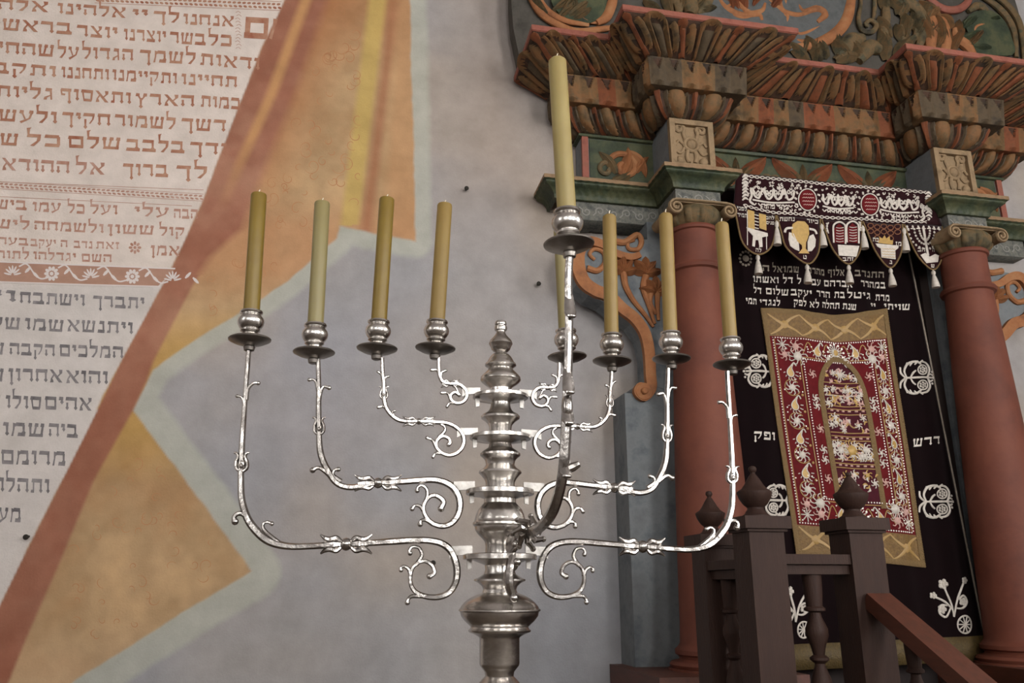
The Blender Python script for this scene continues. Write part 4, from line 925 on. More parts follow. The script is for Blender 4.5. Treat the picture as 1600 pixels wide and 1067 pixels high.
# ================================================================== valance
VAL = thing('ark_valance', ark(-.08, .33, 3.53), 'short burgundy valance with silver embroidery and five pointed tabs above the ark curtain', 'valance')
VP = .36
def vxz(px, py): return aunp(px, py, VP)
def VF(px, py, dp=.003):
    x, z = vxz(px, py); return ark(x, VP+.008*math.sin(x*14+1)*min(1, max(0, (4.08-z)/.25))+dp+LIFT[1], z)
k4 = lambda x, y: (1140+x/4.706, 260+y/4.706)
V4 = lambda x, y, dp=.004: VF(*k4(x, y), dp)
def vsheet(mb, top, bot, nu, nv):
    top, bot = np.array(spl(top, 10)), np.array(spl(bot, 10)); f = lambda A, t: np.array([np.interp(t, np.linspace(0, 1, len(A)), A[:, i]) for i in (0, 1)])
    mb.grid([[V4(*(f(top, u)*(1-v)+f(bot, u)*v), 0) for u in np.linspace(0, 1, nu)] for v in np.linspace(0, 1, nv)])
def thick(o, t=.006): sd = o.modifiers.new('thick', 'SOLIDIFY'); sd.thickness = t; sd.offset = 0
TOP = [(50, 48), (400, 85), (800, 125), (1200, 155), (1478, 182)]; BOT = [(28, 282), (330, 360), (640, 385), (960, 410), (1250, 420), (1568, 440)]
m = MB(); vsheet(m, TOP, BOT, 70, 12); BAND = m.build('velvet_band', 'velvet_plum', VAL, recalc=False); thick(BAND)
m = MB(); m.tube([ark(x, VP-.012, vxz(*k4(750, 118))[1]-.004) for x in (B1R-.03, -.15, B2L+.03)], .011, 10); m.build('hanging_rod', 'iron', VAL)
tabs = [([(28, 284), (180, 330), (338, 362)], [(28, 284), (48, 390), (95, 565), (205, 645), (300, 600), (335, 480), (338, 362)]),
        ([(345, 364), (500, 378), (668, 386)], [(345, 364), (375, 480), (420, 610), (562, 720), (645, 650), (668, 520), (668, 386)]),
        ([(680, 388), (820, 400), (960, 408)], [(680, 388), (710, 480), (770, 620), (872, 720), (945, 640), (965, 520), (960, 408)]),
        ([(972, 410), (1120, 420), (1272, 424)], [(972, 410), (1010, 500), (1075, 640), (1180, 745), (1255, 660), (1275, 540), (1272, 424)]),
        ([(1285, 426), (1420, 432), (1562, 442)], [(1285, 426), (1320, 530), (1385, 670), (1485, 765), (1550, 690), (1566, 560), (1562, 442)])]
PEN = []
for i, (tp, ol) in enumerate(tabs):
    m = MB(); o = np.array(ol); top = np.array(tp)
    nvv = 14; rows = []; tip = ol[3]
    le, re_ = np.array(spl(ol[:4], 8)), np.array(spl(ol[3:][::-1], 8))
    f = lambda A, t: np.array([np.interp(t, np.linspace(0, 1, len(A)), A[:, k]) for k in (0, 1)])
    for v in np.linspace(0, 1, nvv):
        a, b = f(le, v), f(re_, v); sag = f(np.array(spl(tp, 8)), .5)-(np.array(tp[0])+np.array(tp[-1]))/2
        rows.append([V4(*(a*(1-u)+b*u+sag*(1-v)*math.sin(PI*u)), -.001) for u in np.linspace(0, 1, 12)])
    m.grid(rows); P = m.build('pointed_tab', 'velvet_plum', VAL, recalc=False); thick(P, .005); PEN.append(P)
    m = MB(); m.tube([V4(x, y, .003) for x, y in spl(ol, 5)], .0055, 6); m.build('tab_cord', 'braid', P)
def tassel(x, y, x2, y2, par):
    m = MB(); a, b = V4(x, y, .004), V4(x2, y2, .004); ax_ = np.array(b)-np.array(a); L = np.linalg.norm(ax_)
    m.lathe([(.003, 0), (.006, .03*L), (.012, .1*L), (.013, .2*L), (.008, .3*L), (.011, .36*L), (.018, .6*L), (.023, .85*L), (.024, L), (.012, L*.99), (.001, L*.97)], a, 16, ax_)
    m.build('tassel', 'silver_thread', par)
for P, (a, b, c, d) in zip(PEN, ((208, 648, 215, 790), (562, 725, 570, 862), (872, 725, 882, 862), (1182, 748, 1200, 880), (1485, 768, 1508, 896))): tassel(a, b, c, d, P)
for a, b, c, d in ((342, 400, 350, 578), (676, 420, 692, 588), (968, 440, 985, 610), (1280, 450, 1298, 625)): tassel(a, b, c, d, BAND)
# band embroidery
eb, ed = MB(), MB()
def vt(mb, pts, r, k=5, dp=.004): mb.tube([V4(x, y, dp) for x, y in spl(pts, k)], r, 6, (1, .5), -AY)
tl = lambda x: float(np.interp(x, [p[0] for p in TOP], [p[1] for p in TOP])); bl = lambda x: float(np.interp(x, [p[0] for p in BOT], [p[1] for p in BOT]))
for s, f0, n in ((tl, 16, 34), (bl, -18, 34)):
    for ph in (0, PI):
        vt(eb, [(100+i*1360/(n*2), s(100+i*1360/(n*2))+f0+9*math.sin(i*PI/2+ph)) for i in range(n*2)], .0032, 3)
for cx in (570, 1028):
    cy = tl(cx)+.56*(bl(cx)-tl(cx))-10
    m = MB(); m.poly([V4(cx+62*math.cos(a), cy+72*math.sin(a), .005) for a in np.linspace(0, 2*PI, 25)[:-1]]); m.build('red_medallion', 'dark_red_silk' if 0 else 'red_silk', BAND)
    vt(eb, [(cx+68*math.cos(a), cy+80*math.sin(a)) for a in np.linspace(0, 2*PI, 33)], .004, 2)
    for i in range(14):
        a = 2*PI*i/14; vt(eb, [(cx+82*math.cos(a), cy+92*math.sin(a)), (cx+100*math.cos(a+.12), cy+108*math.sin(a+.12))], .007, 3)
    for r in range(4): vt(ed, [(cx-46+abs(r-1.5)*8+i*6, cy-40+r*26+3*math.sin(i*2.2)) for i in range(16 if r in (1, 2) else 13)], .0022, 3, .007)
for c, wv in ((320, 150), (795, 110), (1245, 140)):
    b0 = tl(c)+.52*(bl(c)-tl(c)); slp = .09
    pts = [(-1, -.75), (-.92, .0), (-.7, .25), (-.6, -.3), (-.45, -.75), (-.36, .0), (-.2, .28), (-.05, -.1), (0, -.8), (.05, -.1), (.2, .28), (.36, .0), (.45, -.75), (.6, -.3), (.7, .25), (.92, 0), (1, -.75)]
    vt(eb, [(c+x*wv, b0+y*70+x*wv*slp) for x, y in pts], .0075, 5)
    vt(eb, [(c-wv, b0+34-wv*slp), (c, b0+46), (c+wv, b0+34+wv*slp)], .006)
    for k in range(-2, 3):
        for s in (-1, 1): vt(eb, [(c+k*wv*.42, b0-20), (c+k*wv*.42+s*16, b0-44), (c+k*wv*.42+s*26, b0-26), (c+k*wv*.42+s*14, b0-16)], .0042, 4)
    for i in range(8): x = c-wv+i*wv*2/7; vt(eb, [(x, b0+56+slp*(x-c)), (x+14, b0+72+slp*(x-c)), (x+28, b0+60+slp*(x-c))], .0042, 3)
for s, x0 in ((1, 92), (-1, 1480)):
    for i in range(8): y = tl(x0)+22+i*24; vt(eb, [(x0, y+8), (x0+s*22, y-10), (x0+s*46, y+2)], [.004, .009, .003], 4)
    vt(eb, [(x0+s*62, tl(x0)+120), (x0+s*70, tl(x0)+160), (x0+s*58, tl(x0)+200), (x0+s*84, tl(x0)+225)], .008)
    eb.ball(V4(x0+s*64, tl(x0)+112), .009, 8, (1, .5, 1))
rg = random.Random(11)
for _ in range(260):
    x = rg.uniform(100, 1480); t = rg.uniform(.14, .86); y = tl(x)+t*(bl(x)-tl(x))
    if min(math.hypot((x-cx)/105, (y-(tl(cx)+.56*(bl(cx)-tl(cx))-10))/118) for cx in (570, 1028)) < 1 or .62 < t < .8: continue
    r, a0 = rg.uniform(7, 13), rg.uniform(0, 6); vt(eb, [(x+r*(1-.6*q_)*math.cos(a0+q_*4.6), y+r*(1-.6*q_)*math.sin(a0+q_*4.6)) for q_ in (0, .25, .5, .75, 1)], [.0022, .0045, .0035], 2)
LT = MB()
def vword(t, xr, yr, xl, yl, h, dp=.0055): word(LT, t, xr, yr, xl, yl, h, lambda x, y: V4(x, y, dp))
vword('כתר', 425, 290, 345, 284, 34); vword('כהנה', 330, 282, 236, 272, 34); vword('תורה', 820, 316, 720, 306, 34); vword('כתר', 885, 324, 832, 318, 34); vword('מלכות', 1310, 372, 1190, 362, 30)
vword('לפני', 126, 302, 50, 298, 28); vword('תמיד', 128, 350, 52, 346, 28); vword('להם', 325, 372, 265, 366, 22); vword('פנים', 325, 408, 270, 402, 22); vword('לה', 235, 604, 192, 600, 28)
vword('נחשת', 470, 382, 362, 378, 28); vword('כיור', 650, 396, 562, 390, 28); vword('ט', 558, 660, 532, 658, 28); vword('זהב', 905, 672, 830, 670, 26)
vword('בח', 1095, 530, 1045, 528, 30); vword('מז', 1265, 555, 1222, 552, 30); vword('נ', 1196, 692, 1172, 690, 26); vword('זהב', 1442, 606, 1376, 602, 28); vword('מנרה', 1550, 610, 1480, 606, 28); vword('ש', 1495, 726, 1470, 724, 24)
LT.build('silver_lettering', 'silver_thread', VAL); ed.build('medallion_script', 'rose_thread', BAND); eb.build('silver_embroidery', 'silver_thread', BAND)
# tab pictures
def vpoly(mb, pts, dp=.006): mb.extrude([V4(x, y, dp-.003) for x, y in pts], (-AY)*.003)
g1, s1 = MB(), MB()
for x in (132, 218):
    vpoly(g1, [(x, 318+(x-132)*.3), (x+50, 330+(x-132)*.3), (x+54, 470), (x+4, 452)])
for i in range(5): vt(s1, [(184, 352+i*24), (216, 360+i*24)], .0035, 2)
vpoly(s1, [(122, 448), (280, 490), (282, 512), (240, 520), (244, 590), (222, 594), (212, 540), (192, 540), (186, 590), (166, 585), (172, 510), (130, 468)]); vt(s1, [(130, 330), (130, 580)], .003, 3); vt(s1, [(272, 490), (274, 610)], .003, 3)
g1.build('gold_picture', 'gold_thread', PEN[0]); s1.build('silver_picture', 'silver_thread', PEN[0])
g1, s1 = MB(), MB()
vpoly(g1, [(455, 430), (490, 408), (545, 410), (575, 440), (580, 500), (560, 555), (530, 590), (490, 560), (450, 510), (448, 460)]); vpoly(g1, [(520, 560), (555, 560), (552, 610), (582, 645), (498, 645), (526, 610)])
vpoly(s1, [(430, 490), (462, 500), (480, 540), (500, 570), (505, 630), (470, 615), (438, 590), (426, 540)]); vpoly(s1, [(612, 500), (582, 515), (566, 560), (568, 630), (600, 625), (626, 590), (632, 540)])
vt(s1, [(400, 490), (412, 462), (455, 458)], .008, 4); vt(s1, [(580, 462), (622, 470), (640, 498)], .008, 4)
g1.build('gold_picture', 'gold_thread', PEN[1]); s1.build('silver_picture', 'silver_thread', PEN[1])
s1, g1, r1 = MB(), MB(), MB()
for x in (768, 860):
    out = [(x, 560), (x-4, 450), (x+8, 420), (x+40, 408), (x+68, 424), (x+80, 450), (x+82, 572)]; vt(s1, out, .006, 4)
    vpoly(r1, [(x+8, 560), (x+4, 455), (x+36, 420), (x+70, 455), (x+74, 568)], .005)
    for i in range(6): vt(s1, [(x+14, 450+i*20), (x+38, 456+i*20), (x+66, 452+i*20)], .0022, 2, .008)
vpoly(s1, [(796, 575), (945, 590), (925, 670), (804, 655)])
for s, x in ((1, 730), (-1, 940)):
    vt(s1, [(x, 490), (x-s*12, 440), (x, 410)], .004, 4)
    for i in range(4): s1.ball(V4(x-s*12, 420+i*18), .008, 6, (1, .5, 1))
s1.build('silver_picture', 'silver_thread', PEN[2]); r1.build('red_tablet', 'red_silk', PEN[2])
s1, g1, r1 = MB(), MB(), MB()
rg = random.Random(3)
for i in range(5):
    for j in range(2+(i % 2 == 1)):
        cx, cy = 1030+i*52, 440+j*40+(i % 2)*8; vt(r1, [(cx+22*math.cos(a), cy+17*math.sin(a)) for a in np.linspace(0, 2*PI, 11)], .003, 2)
vpoly(g1, [(1086, 565), (1100, 540), (1096, 520), (1122, 532), (1138, 506), (1152, 530), (1178, 512), (1180, 540), (1204, 545), (1200, 575)])
vpoly(s1, [(1066, 570), (1245, 582), (1242, 600), (1220, 616), (1222, 682), (1112, 672), (1108, 606), (1080, 592)])
for i in range(4): vt(g1, [(1118+k*10, 606+i*20+(k % 2)*4) for k in range(11)], .0016, 2, .008)
s1.build('silver_picture', 'silver_thread', PEN[3]); g1.build('gold_picture', 'gold_thread', PEN[3]); r1.build('brown_stones', 'brown_thread', PEN[3])
s1 = MB(); cx = 1424
for k, wv in enumerate((38, 72, 112)):
    arc = [(cx-wv*math.cos(t)+10*math.sin(t)*(0), 460+4*k+ (60+wv*.75)*math.sin(t)) for t in np.linspace(0, PI, 15)]
    for x, y in arc: s1.ball(V4(x+(y-460)*.1, y), .0085, 6, (1, .5, 1))
vt(s1, [(cx-10, 450), (cx+5, 540), (cx+25, 660)], .009, 4); vpoly(s1, [(1396, 655), (1430, 640), (1460, 670), (1500, 650), (1530, 660), (1522, 708), (1436, 716)])
for k in range(7): x = cx-120+k*38; s1.ball(V4(x, 444+k*2), .008, 6, (1, .5, 1.3)); vt(s1, [(x-14, 458+k), (x+14, 460+k)], .004, 2)
s1.build('silver_picture', 'silver_thread', PEN[4])

# ================================================================== platform, stairs and railing before the ark
PZ = 1.0
m = MB(); abox(m, -1.62, 1.32, -.02, 1.78, 0, PZ); struct(m.build('floor_platform', 'wood', origin=ark(-.15, .9, 0)))
for x_, y_ in ((-1.52, -.78), (.40, 1.2)): m = MB(); abox(m, x_, y_, -.03, .70, PZ, 1.265); m.build('plinth', 'wood_red', ARK)
m = MB()
for i in range(5): abox(m, -1.0, .7, 1.78+.30*i, 2.08+.30*i, 0, PZ-.167*(i+1))
struct(m.build('floor_steps', 'wood', origin=ark(-.15, 2.3, 0)))
RL = thing('platform_railing', ark(-1.26, 1.6, PZ), 'dark brown turned wood railing with knobbed posts before the ark curtain', 'railing')
def fin(c, z, s=1, knob=True):
    pr = [(.05, 0), (.05, .008), (.04, .014), (.036, .022), (.03, .03), (.03, .036), (.044, .048), (.058, .07), (.064, .088), (.064, .094), (.056, .1), (.046, .106), (.034, .122), (.024, .14), (.015, .154), (.009, .162)]
    pr += [(.009, .166), (.014, .172), (.0155, .18), (.012, .188), (.001, .192)] if knob else [(.012, .166), (.011, .176), (.001, .178)]
    m = MB(); m.lathe([(r*s, zz*s) for r, zz in pr], (c[0], c[1], z), 28); return m
def post(x, p, zt, w_=.136, s=1, knob=True):
    m = MB(); abox(m, x-w_/2, x+w_/2, p-w_/2, p+w_/2, PZ, zt); P = m.build('newel_post', 'wood', RL)
    m = MB(); abox(m, x-w_/2-.022, x+w_/2+.022, p-w_/2-.022, p+w_/2+.022, zt-.004, zt+.04); abox(m, x-w_/2-.01, x+w_/2+.01, p-w_/2-.01, p+w_/2+.01, zt-.014, zt); m.build('post_cap', 'wood', P)
    fin(ark(x, p, 0), zt+.04, s, knob).build('finial', 'wood', P); return P
PF, PB = 1.61, 1.21
post(-1.455, PF, 1.862); post(-1.057, PF, 1.862, knob=False); post(-1.455, PB, 1.822, .13, .95)
def rail(name, a, b, z0, z1, wd):
    (xa, pa_), (xb, pb_) = a, b; m = MB(); d = np.array([xb-xa, pb_-pa_]); L = np.linalg.norm(d); d /= L
    t = d[0]*AX-d[1]*AY; n_ = d[1]*AX+d[0]*AY
    m.box(ark((xa+xb)/2, (pa_+pb_)/2, (z0+z1)/2), L, wd, z1-z0, t, n_); return m.build(name, 'wood', RL)
def baluster(x, p, z0, z1, s=1):
    H = z1-z0; pr = [(.03, 0), (.03, .1), (.036, .11), (.036, .13), (.024, .15), (.02, .2), (.034, .28), (.038, .33), (.03, .4), (.018, .46), (.016, .48), (.03, .5), (.03, .515), (.018, .53), (.024, .58), (.036, .64), (.036, .68), (.02, .75), (.018, .775), (.034, .785), (.034, .80), (.026, .81), (.03, .9), (.032, 1)]
    m = MB(); m.lathe([(r*s, z*H) for r, z in pr], ark(x, p, z0), 24); return m.build('baluster', 'wood', RL)
rail('rail_cap', (-1.39, PF), (-1.12, PF), 1.735, 1.77, .12); rail('rail', (-1.39, PF), (-1.12, PF), 1.700, 1.733, .085); rail('bottom_rail', (-1.39, PF), (-1.12, PF), 1.05, 1.11, .09)
baluster(-1.255, PF, 1.11, 1.70, 1.1)
rail('rail_cap', (-1.455, PF-.06), (-1.455, PB+.06), 1.72, 1.755, .12); rail('rail', (-1.455, PF-.06), (-1.455, PB+.06), 1.685, 1.718, .085); rail('bottom_rail', (-1.455, PF-.06), (-1.455, PB+.06), 1.05, 1.11, .09)
for p in (1.48, 1.34): baluster(-1.455, p, 1.11, 1.685)
# sloping handrail with stair balusters
HX, HZ, SL = -1.045, 1.64, .55
h0, h1 = ark(HX, PF+.07, HZ), ark(HX, PF+1.45, HZ-SL*1.38); dv = h1-h0; L = np.linalg.norm(dv); dv /= L
m = MB(); m.box((h0+h1)/2-np.array([0, 0, .03]), L, .095, .055, dv, AX, np.cross(dv, AX)); m.build('handrail', 'wood_red', RL)
m = MB(); m.box((h0+h1)/2-np.array([0, 0, .62]), L, .05, .16, dv, AX, np.cross(dv, AX)); m.build('stair_string', 'wood', RL)
for k in range(1, 8):
    p = PF+.07+k*.165; z = HZ-SL*(p-PF-.07); baluster(HX, p, z-.60, z-.05, .85)
m = MB(); abox(m, HX-.06, HX+.06, PF+1.38, PF+1.50, 0, HZ-SL*1.36+.08); m.build('newel_post', 'wood', RL)

# ================================================================== the nine-branched candelabrum
MY_ = -2.6
axp = unp(781, 870, MY_); MXX = float(axp[0])
MEN = thing('menorah', (MXX, MY_, 0), 'tall silver nine-branched menorah with scrolled arms standing before the painted wall', 'menorah')
def M2(px, py): P = unp(px, py, MY_); return np.array([P[0], P[2]])
PXM = abs(float((M2(831, 700)-M2(731, 700))[0]))/100
PR = [(500, 1.5), (501, 5), (502.5, 8.5), (506, 9.6), (507.5, 9.4), (508, 6.8), (509.6, 6.8), (510, 9.8), (513, 10.3), (516, 9.9), (516.5, 7.4), (518, 7), (521, 7.6), (524, 9.4), (528, 13), (532, 17), (535, 18.5), (537.5, 19), (540, 17.5), (543, 16), (546, 15), (549, 12), (551, 9), (552.5, 8.5), (554, 13), (558, 17), (562, 19.5), (566, 21.5), (569, 24.5), (571.5, 25), (574, 21), (576, 19), (579, 21), (583, 25), (587, 29), (590, 31.5), (594, 32), (597, 30), (601, 25), (604, 20), (607, 16.5), (617, 16.5)]
PR2 = [(619, 16), (630, 15), (636, 16), (641, 18), (645, 22), (648, 28), (651, 30.5), (654, 30), (658, 24), (662, 20), (665, 18), (677, 16.5)]
PR3 = [(680, 16), (692, 16.5), (700, 19), (706, 28), (709, 31), (712, 31), (716, 26), (720, 23), (726, 22), (731, 25), (736, 32), (739, 33), (742, 30), (748, 25), (753, 22.5), (764, 22)]
PR4 = [(767, 24), (778, 24), (786, 24.5), (790, 28), (796, 33), (803, 36), (811, 38), (814, 38.5), (817, 41), (820, 41), (823, 38), (828, 37.5), (835, 33), (841, 27), (846, 23), (853, 21.5), (868, 22)]
PR5 = [(872, 40), (876, 28), (880, 23), (890, 21.5), (897, 24), (902, 31), (905, 38), (907.5, 38), (911, 31), (916, 26), (921, 24.5), (926, 26), (930, 36), (935, 45), (941, 52), (947, 56.5), (950.5, 58), (952, 60), (954, 60), (956, 57.5), (962, 56.5), (970, 51), (976, 45), (979, 42), (982, 43), (984.5, 46), (987, 45), (991, 36), (995, 30), (997, 29), (1036, 29), (1040, 28), (1044, 25), (1049, 21.5), (1056, 20.5), (1060, 24), (1066, 29)]
def prz(L): return [(r*PXM, float(M2(781, y)[1])) for y, r in L]
zl = float(M2(781, 1066)[1])
low = [(.045, zl-.01), (.05, zl-.03), (.04, zl-.06), (.034, zl-.12), (.034, zl-.45), (.05, zl-.5), (.075, zl-.56), (.085, zl-.6), (.07, zl-.65), (.04, zl-.7), (.04, zl-.85), (.06, zl-.9), (.06, zl-.93), (.04, zl-.95), (.05, .36), (.09, .28), (.16, .2), (.22, .12), (.25, .06), (.26, .0)]
prof = prz(PR+PR2+PR3+PR4+PR5)+low
m = MB(); m.lathe([(r, z) for r, z in prof], (MXX, MY_, 0), 56); STEM = m.build('stem', 'silver', MEN)
DISCS = []
for y, r, th in ((620, 43.5, 5.5), (683.5, 47.5, 6), (769, 52, 8), (870, 55, 8.5)):
    z = float(M2(781, y)[1]); R_ = r*PXM; t = th*PXM; m = MB()
    m.lathe([(.01, z+t*.5), (R_*.97, z+t*.5), (R_, z+t*.38), (R_, z-t*.4), (R_*.98, z-t*.5), (R_*.8, z-t*.45), (R_*.45, z-t*1.3), (.015, z-t*2.2)], (MXX, MY_, 0), 56); m.build('tier_disc', 'silver', STEM); DISCS.append((z, R_))
def c4(p): return (340+p[0]/3.81, 470+p[1]/3.81)
def c5_(p): return (340+p[0]/3.81, 740+p[1]/3.81)
ARMS = [dict(
  plate=(381.5, 536), cup=(386, 488), main=[c4(p) for p in ((186, 285), (178, 400), (170, 500), (162, 620), (152, 760), (145, 880), (140, 980))] + [c5_(p) for p in ((139, 0), (141, 120), (155, 200), (185, 280), (240, 350), (300, 398), (370, 424), (450, 434), (540, 432), (620, 428), (765, 420), (930, 411), (1050, 403), (1150, 397), (1250, 397), (1330, 414), (1385, 455), (1415, 520), (1425, 585), (1415, 650), (1380, 705), (1320, 733), (1250, 733), (1190, 712), (1157, 675), (1146, 620), (1160, 562), (1200, 527), (1240, 522), (1278, 548), (1290, 590), (1262, 610))],
  w=[3.6, 3.6, 3.6, 3.6, 4, 4.4, 4.6, 4.4, 4.8, 5, 5.6, 6, 6, 5.4, 4.8, 4.6, 4.6, 4.6, 4.6, 5, 5, 5, 5.2, 5.4, 5.4, 5.4, 5, 4.6, 4.4, 4, 3.6, 3.2, 3, 3, 3, 3, 3, 3.2, 3.8],
  curls=[(c4, [(172, 590), (180, 530), (196, 505), (218, 490), (242, 490)], 3), (c4, [(160, 640), (152, 590), (138, 572), (116, 567)], 2.4), (c5_, [(260, 370), (205, 300), (160, 246), (124, 238), (100, 258), (104, 285)], 4.6), (c5_, [(390, 428), (315, 370), (275, 330), (272, 300), (296, 288), (322, 298)], 3),
         (c5_, [(1180, 545), (1208, 505), (1216, 478), (1198, 442), (1160, 436), (1142, 456), (1146, 474)], 3.2), (c5_, [(1150, 610), (1138, 570), (1110, 552), (1090, 562), (1092, 574)], 3), (c5_, [(1225, 728), (1180, 728), (1150, 732), (1132, 752), (1130, 768)], 3.4)],
  tulip=(c4((143, 965)), 13, 24, (0, 1)), knop=(c5_((765, 420)), 33, 13), con=[c5_((1395, 437)), c5_((1530, 437))], ch=(8.2, 3), tier=3, z0=c5_((0, 300))[1]),
 dict(plate=(488.5, 550), cup=(493.5, 508), main=[c4(p) for p in ((598, 350), (601, 450), (603, 520), (602, 600), (602, 700), (604, 800), (610, 890), (630, 960), (665, 1025))] + [c5_(p) for p in ((700, 48), (750, 76), (820, 80), (955, 56), (1095, 48), (1200, 40), (1300, 38), (1380, 66), (1428, 120), (1443, 185), (1428, 250), (1388, 298), (1330, 312), (1270, 290), (1232, 240), (1228, 185), (1262, 138), (1302, 132), (1344, 165), (1330, 208))],
  w=[3.4, 3.6, 3.6, 4, 4.2, 4.2, 4.8, 5, 5, 4.6, 4.4, 4.4, 4.4, 4.6, 4.8, 5, 5.2, 5.2, 5.2, 5, 4.6, 4.2, 3.8, 3.4, 3.2, 3.2, 3.6, 4.2, 4.2],
  curls=[(c4, [(598, 540), (588, 490), (572, 470), (545, 470)], 2.6), (c4, [(605, 590), (615, 540), (632, 512), (664, 518)], 3.2), (c4, [(690, 1060), (640, 1015), (600, 994), (566, 1008)], 4), (c4, [(735, 1075), (688, 1040), (694, 1010), (718, 1003)], 3.4),
         (c5_, [(1232, 175), (1248, 135), (1244, 92), (1215, 70), (1192, 82), (1188, 102)], 3.2), (c5_, [(1228, 225), (1205, 195), (1175, 190), (1158, 210)], 3.2), (c5_, [(1285, 303), (1240, 276), (1210, 282), (1206, 302)], 3.6)],
  tulip=(c4((604, 750)), 11, 22, (0, 1)), knop=(c5_((955, 56)), 30, 11), con=[c5_((1420, 57)), c5_((1528, 57))], ch=(8, 3), tier=2, z0=c5_((0, 0))[1]),
 dict(plate=(590.5, 547), cup=(592, 503), main=[c4(p) for p in ((980, 340), (981, 400), (985, 450), (990, 500), (990, 545), (992, 590), (1006, 640), (1035, 680), (1075, 708), (1120, 718), (1200, 718), (1290, 722), (1370, 730), (1430, 762), (1463, 812), (1460, 862), (1430, 902), (1380, 920), (1332, 905), (1302, 870), (1306, 832), (1340, 808), (1374, 820), (1384, 845), (1374, 856))],
  w=[3, 3, 3, 3.4, 3.6, 3.6, 3.4, 3.4, 3.4, 3.2, 3.2, 3.4, 3.4, 3.6, 3.6, 3.6, 3.4, 3.2, 3, 3, 3, 3, 3, 3, 3],
  curls=[(c4, [(984, 480), (975, 440), (954, 422)], 2.4), (c4, [(988, 500), (998, 460), (1018, 450)], 2.4), (c4, [(1010, 650), (990, 630), (956, 634)], 3), (c4, [(1062, 700), (1040, 665), (1054, 655)], 2.4), (c4, [(1315, 815), (1350, 778), (1352, 752), (1330, 734)], 3), (c4, [(1302, 875), (1280, 832), (1245, 815)], 3), (c4, [(1345, 910), (1300, 908), (1282, 930)], 3)],
  tulip=(c4((990, 552)), 8, 16, (0, 1)), knop=(c4((1198, 718)), 21, 7), con=[c4((1440, 762)), c4((1545, 762))], ch=(6.6, 3), tier=1, z0=c4((0, 700))[1]),
 dict(plate=(680.5, 546), cup=(682.5, 503), main=[c4(p) for p in ((1315, 340), (1318, 420), (1326, 460), (1348, 488), (1395, 495), (1440, 500), (1474, 530), (1482, 570), (1460, 602), (1420, 610), (1390, 590), (1388, 562), (1412, 546), (1438, 560))],
  w=[3, 3, 3, 3.2, 3.4, 3.4, 3.4, 3.4, 3.2, 3, 3, 3, 3, 3],
  curls=[(c4, [(1326, 460), (1308, 415), (1272, 412)], 3), (c4, [(1330, 470), (1332, 430), (1358, 415)], 2.8), (c4, [(1392, 595), (1370, 552), (1332, 548)], 3), (c4, [(1430, 610), (1385, 608), (1365, 630)], 3), (c4, [(1400, 498), (1420, 520), (1438, 560)], 2.2)],
  tulip=None, knop=(c4((1385, 492)), 12, 6), con=[c4((1470, 534)), c4((1570, 534))], ch=(6.2, 3), tier=0, z0=c4((0, 495))[1])]
NRM = np.array([0, 1., 0])
def bar(mb, pts, ws, th, mapf):
    """flat bar with chamfered edges through plane points, half width ws, half thickness th along Y"""
    n = len(pts); rows = [[] for _ in range(8)]
    for i in range(n):
        t = pts[min(i+1, n-1)]-pts[max(i-1, 0)]; t = t/(np.linalg.norm(t)+1e-12); nn = np.array([-t[1], t[0]]); w_ = ws[i]; h = th*min(1.15, .55+.45*w_/(4.5*PXM))
        for k, (a, b) in enumerate(((-1, -.3), (-.5, -1), (.5, -1), (1, -.3), (1, .3), (.5, 1), (-.5, 1), (-1, .3))):
            q_ = pts[i]+nn*a*w_; rows[k].append(mapf(q_, b*h))
    R_ = [[rows[k][i] for k in range(8)] for i in range(n)]
    mb.grid(R_, True, False); mb.add(R_[0], [tuple(range(8))], False); mb.add(R_[-1], [tuple(range(8))], False)
def arm_curve(pts, ws, k=6):
    P = spl([np.append(M2(*p), w_*PXM) for p, w_ in zip(pts, ws)], k); return [q_[:2] for q_ in P], [float(q_[2]) for q_ in P]
def cup_meshes(base, top, s=1.0):
    """drip pan and socket around the candle foot; base = pan level, axis towards top"""
    a = np.array(top)-np.array(base); a /= np.linalg.norm(a)
    p_ = MB(); p_.lathe([(.008, -.026), (.012, -.024), (.014, -.016), (.012, -.012), (.02, -.009), (.035, -.006), (.0495, .0015), (.0505, .004), (.0485, .006), (.034, .002), (.022, .005), (.015, .008)][::1] if s == 1 else [(r*s, z*s) for r, z in [(.008, -.026), (.012, -.024), (.014, -.016), (.012, -.012), (.02, -.009), (.035, -.006), (.0495, .0015), (.0505, .004), (.0485, .006), (.034, .002), (.022, .005), (.015, .008)]], base, 40, a)
    c_ = MB(); c_.lathe([(r*s, z*s) for r, z in [(.030, .003), (.026, .008), (.019, .014), (.017, .019), (.02, .022), (.0235, .0245), (.023, .028), (.021, .029), (.026, .033), (.0305, .041), (.0318, .048), (.030, .056), (.0255, .062), (.0235, .065), (.0235, .067), (.0265, .069), (.0275, .0715), (.0265, .0745), (.0235, .075), (.0215, .075), (.0215, .06), (.001, .058)]], base, 40, a)
    return p_, c_, np.array(base)+a*.06*s, a
CAND = []
ARMN = {3: 'lowest', 2: 'second lowest', 1: 'third lowest', 0: 'top'}
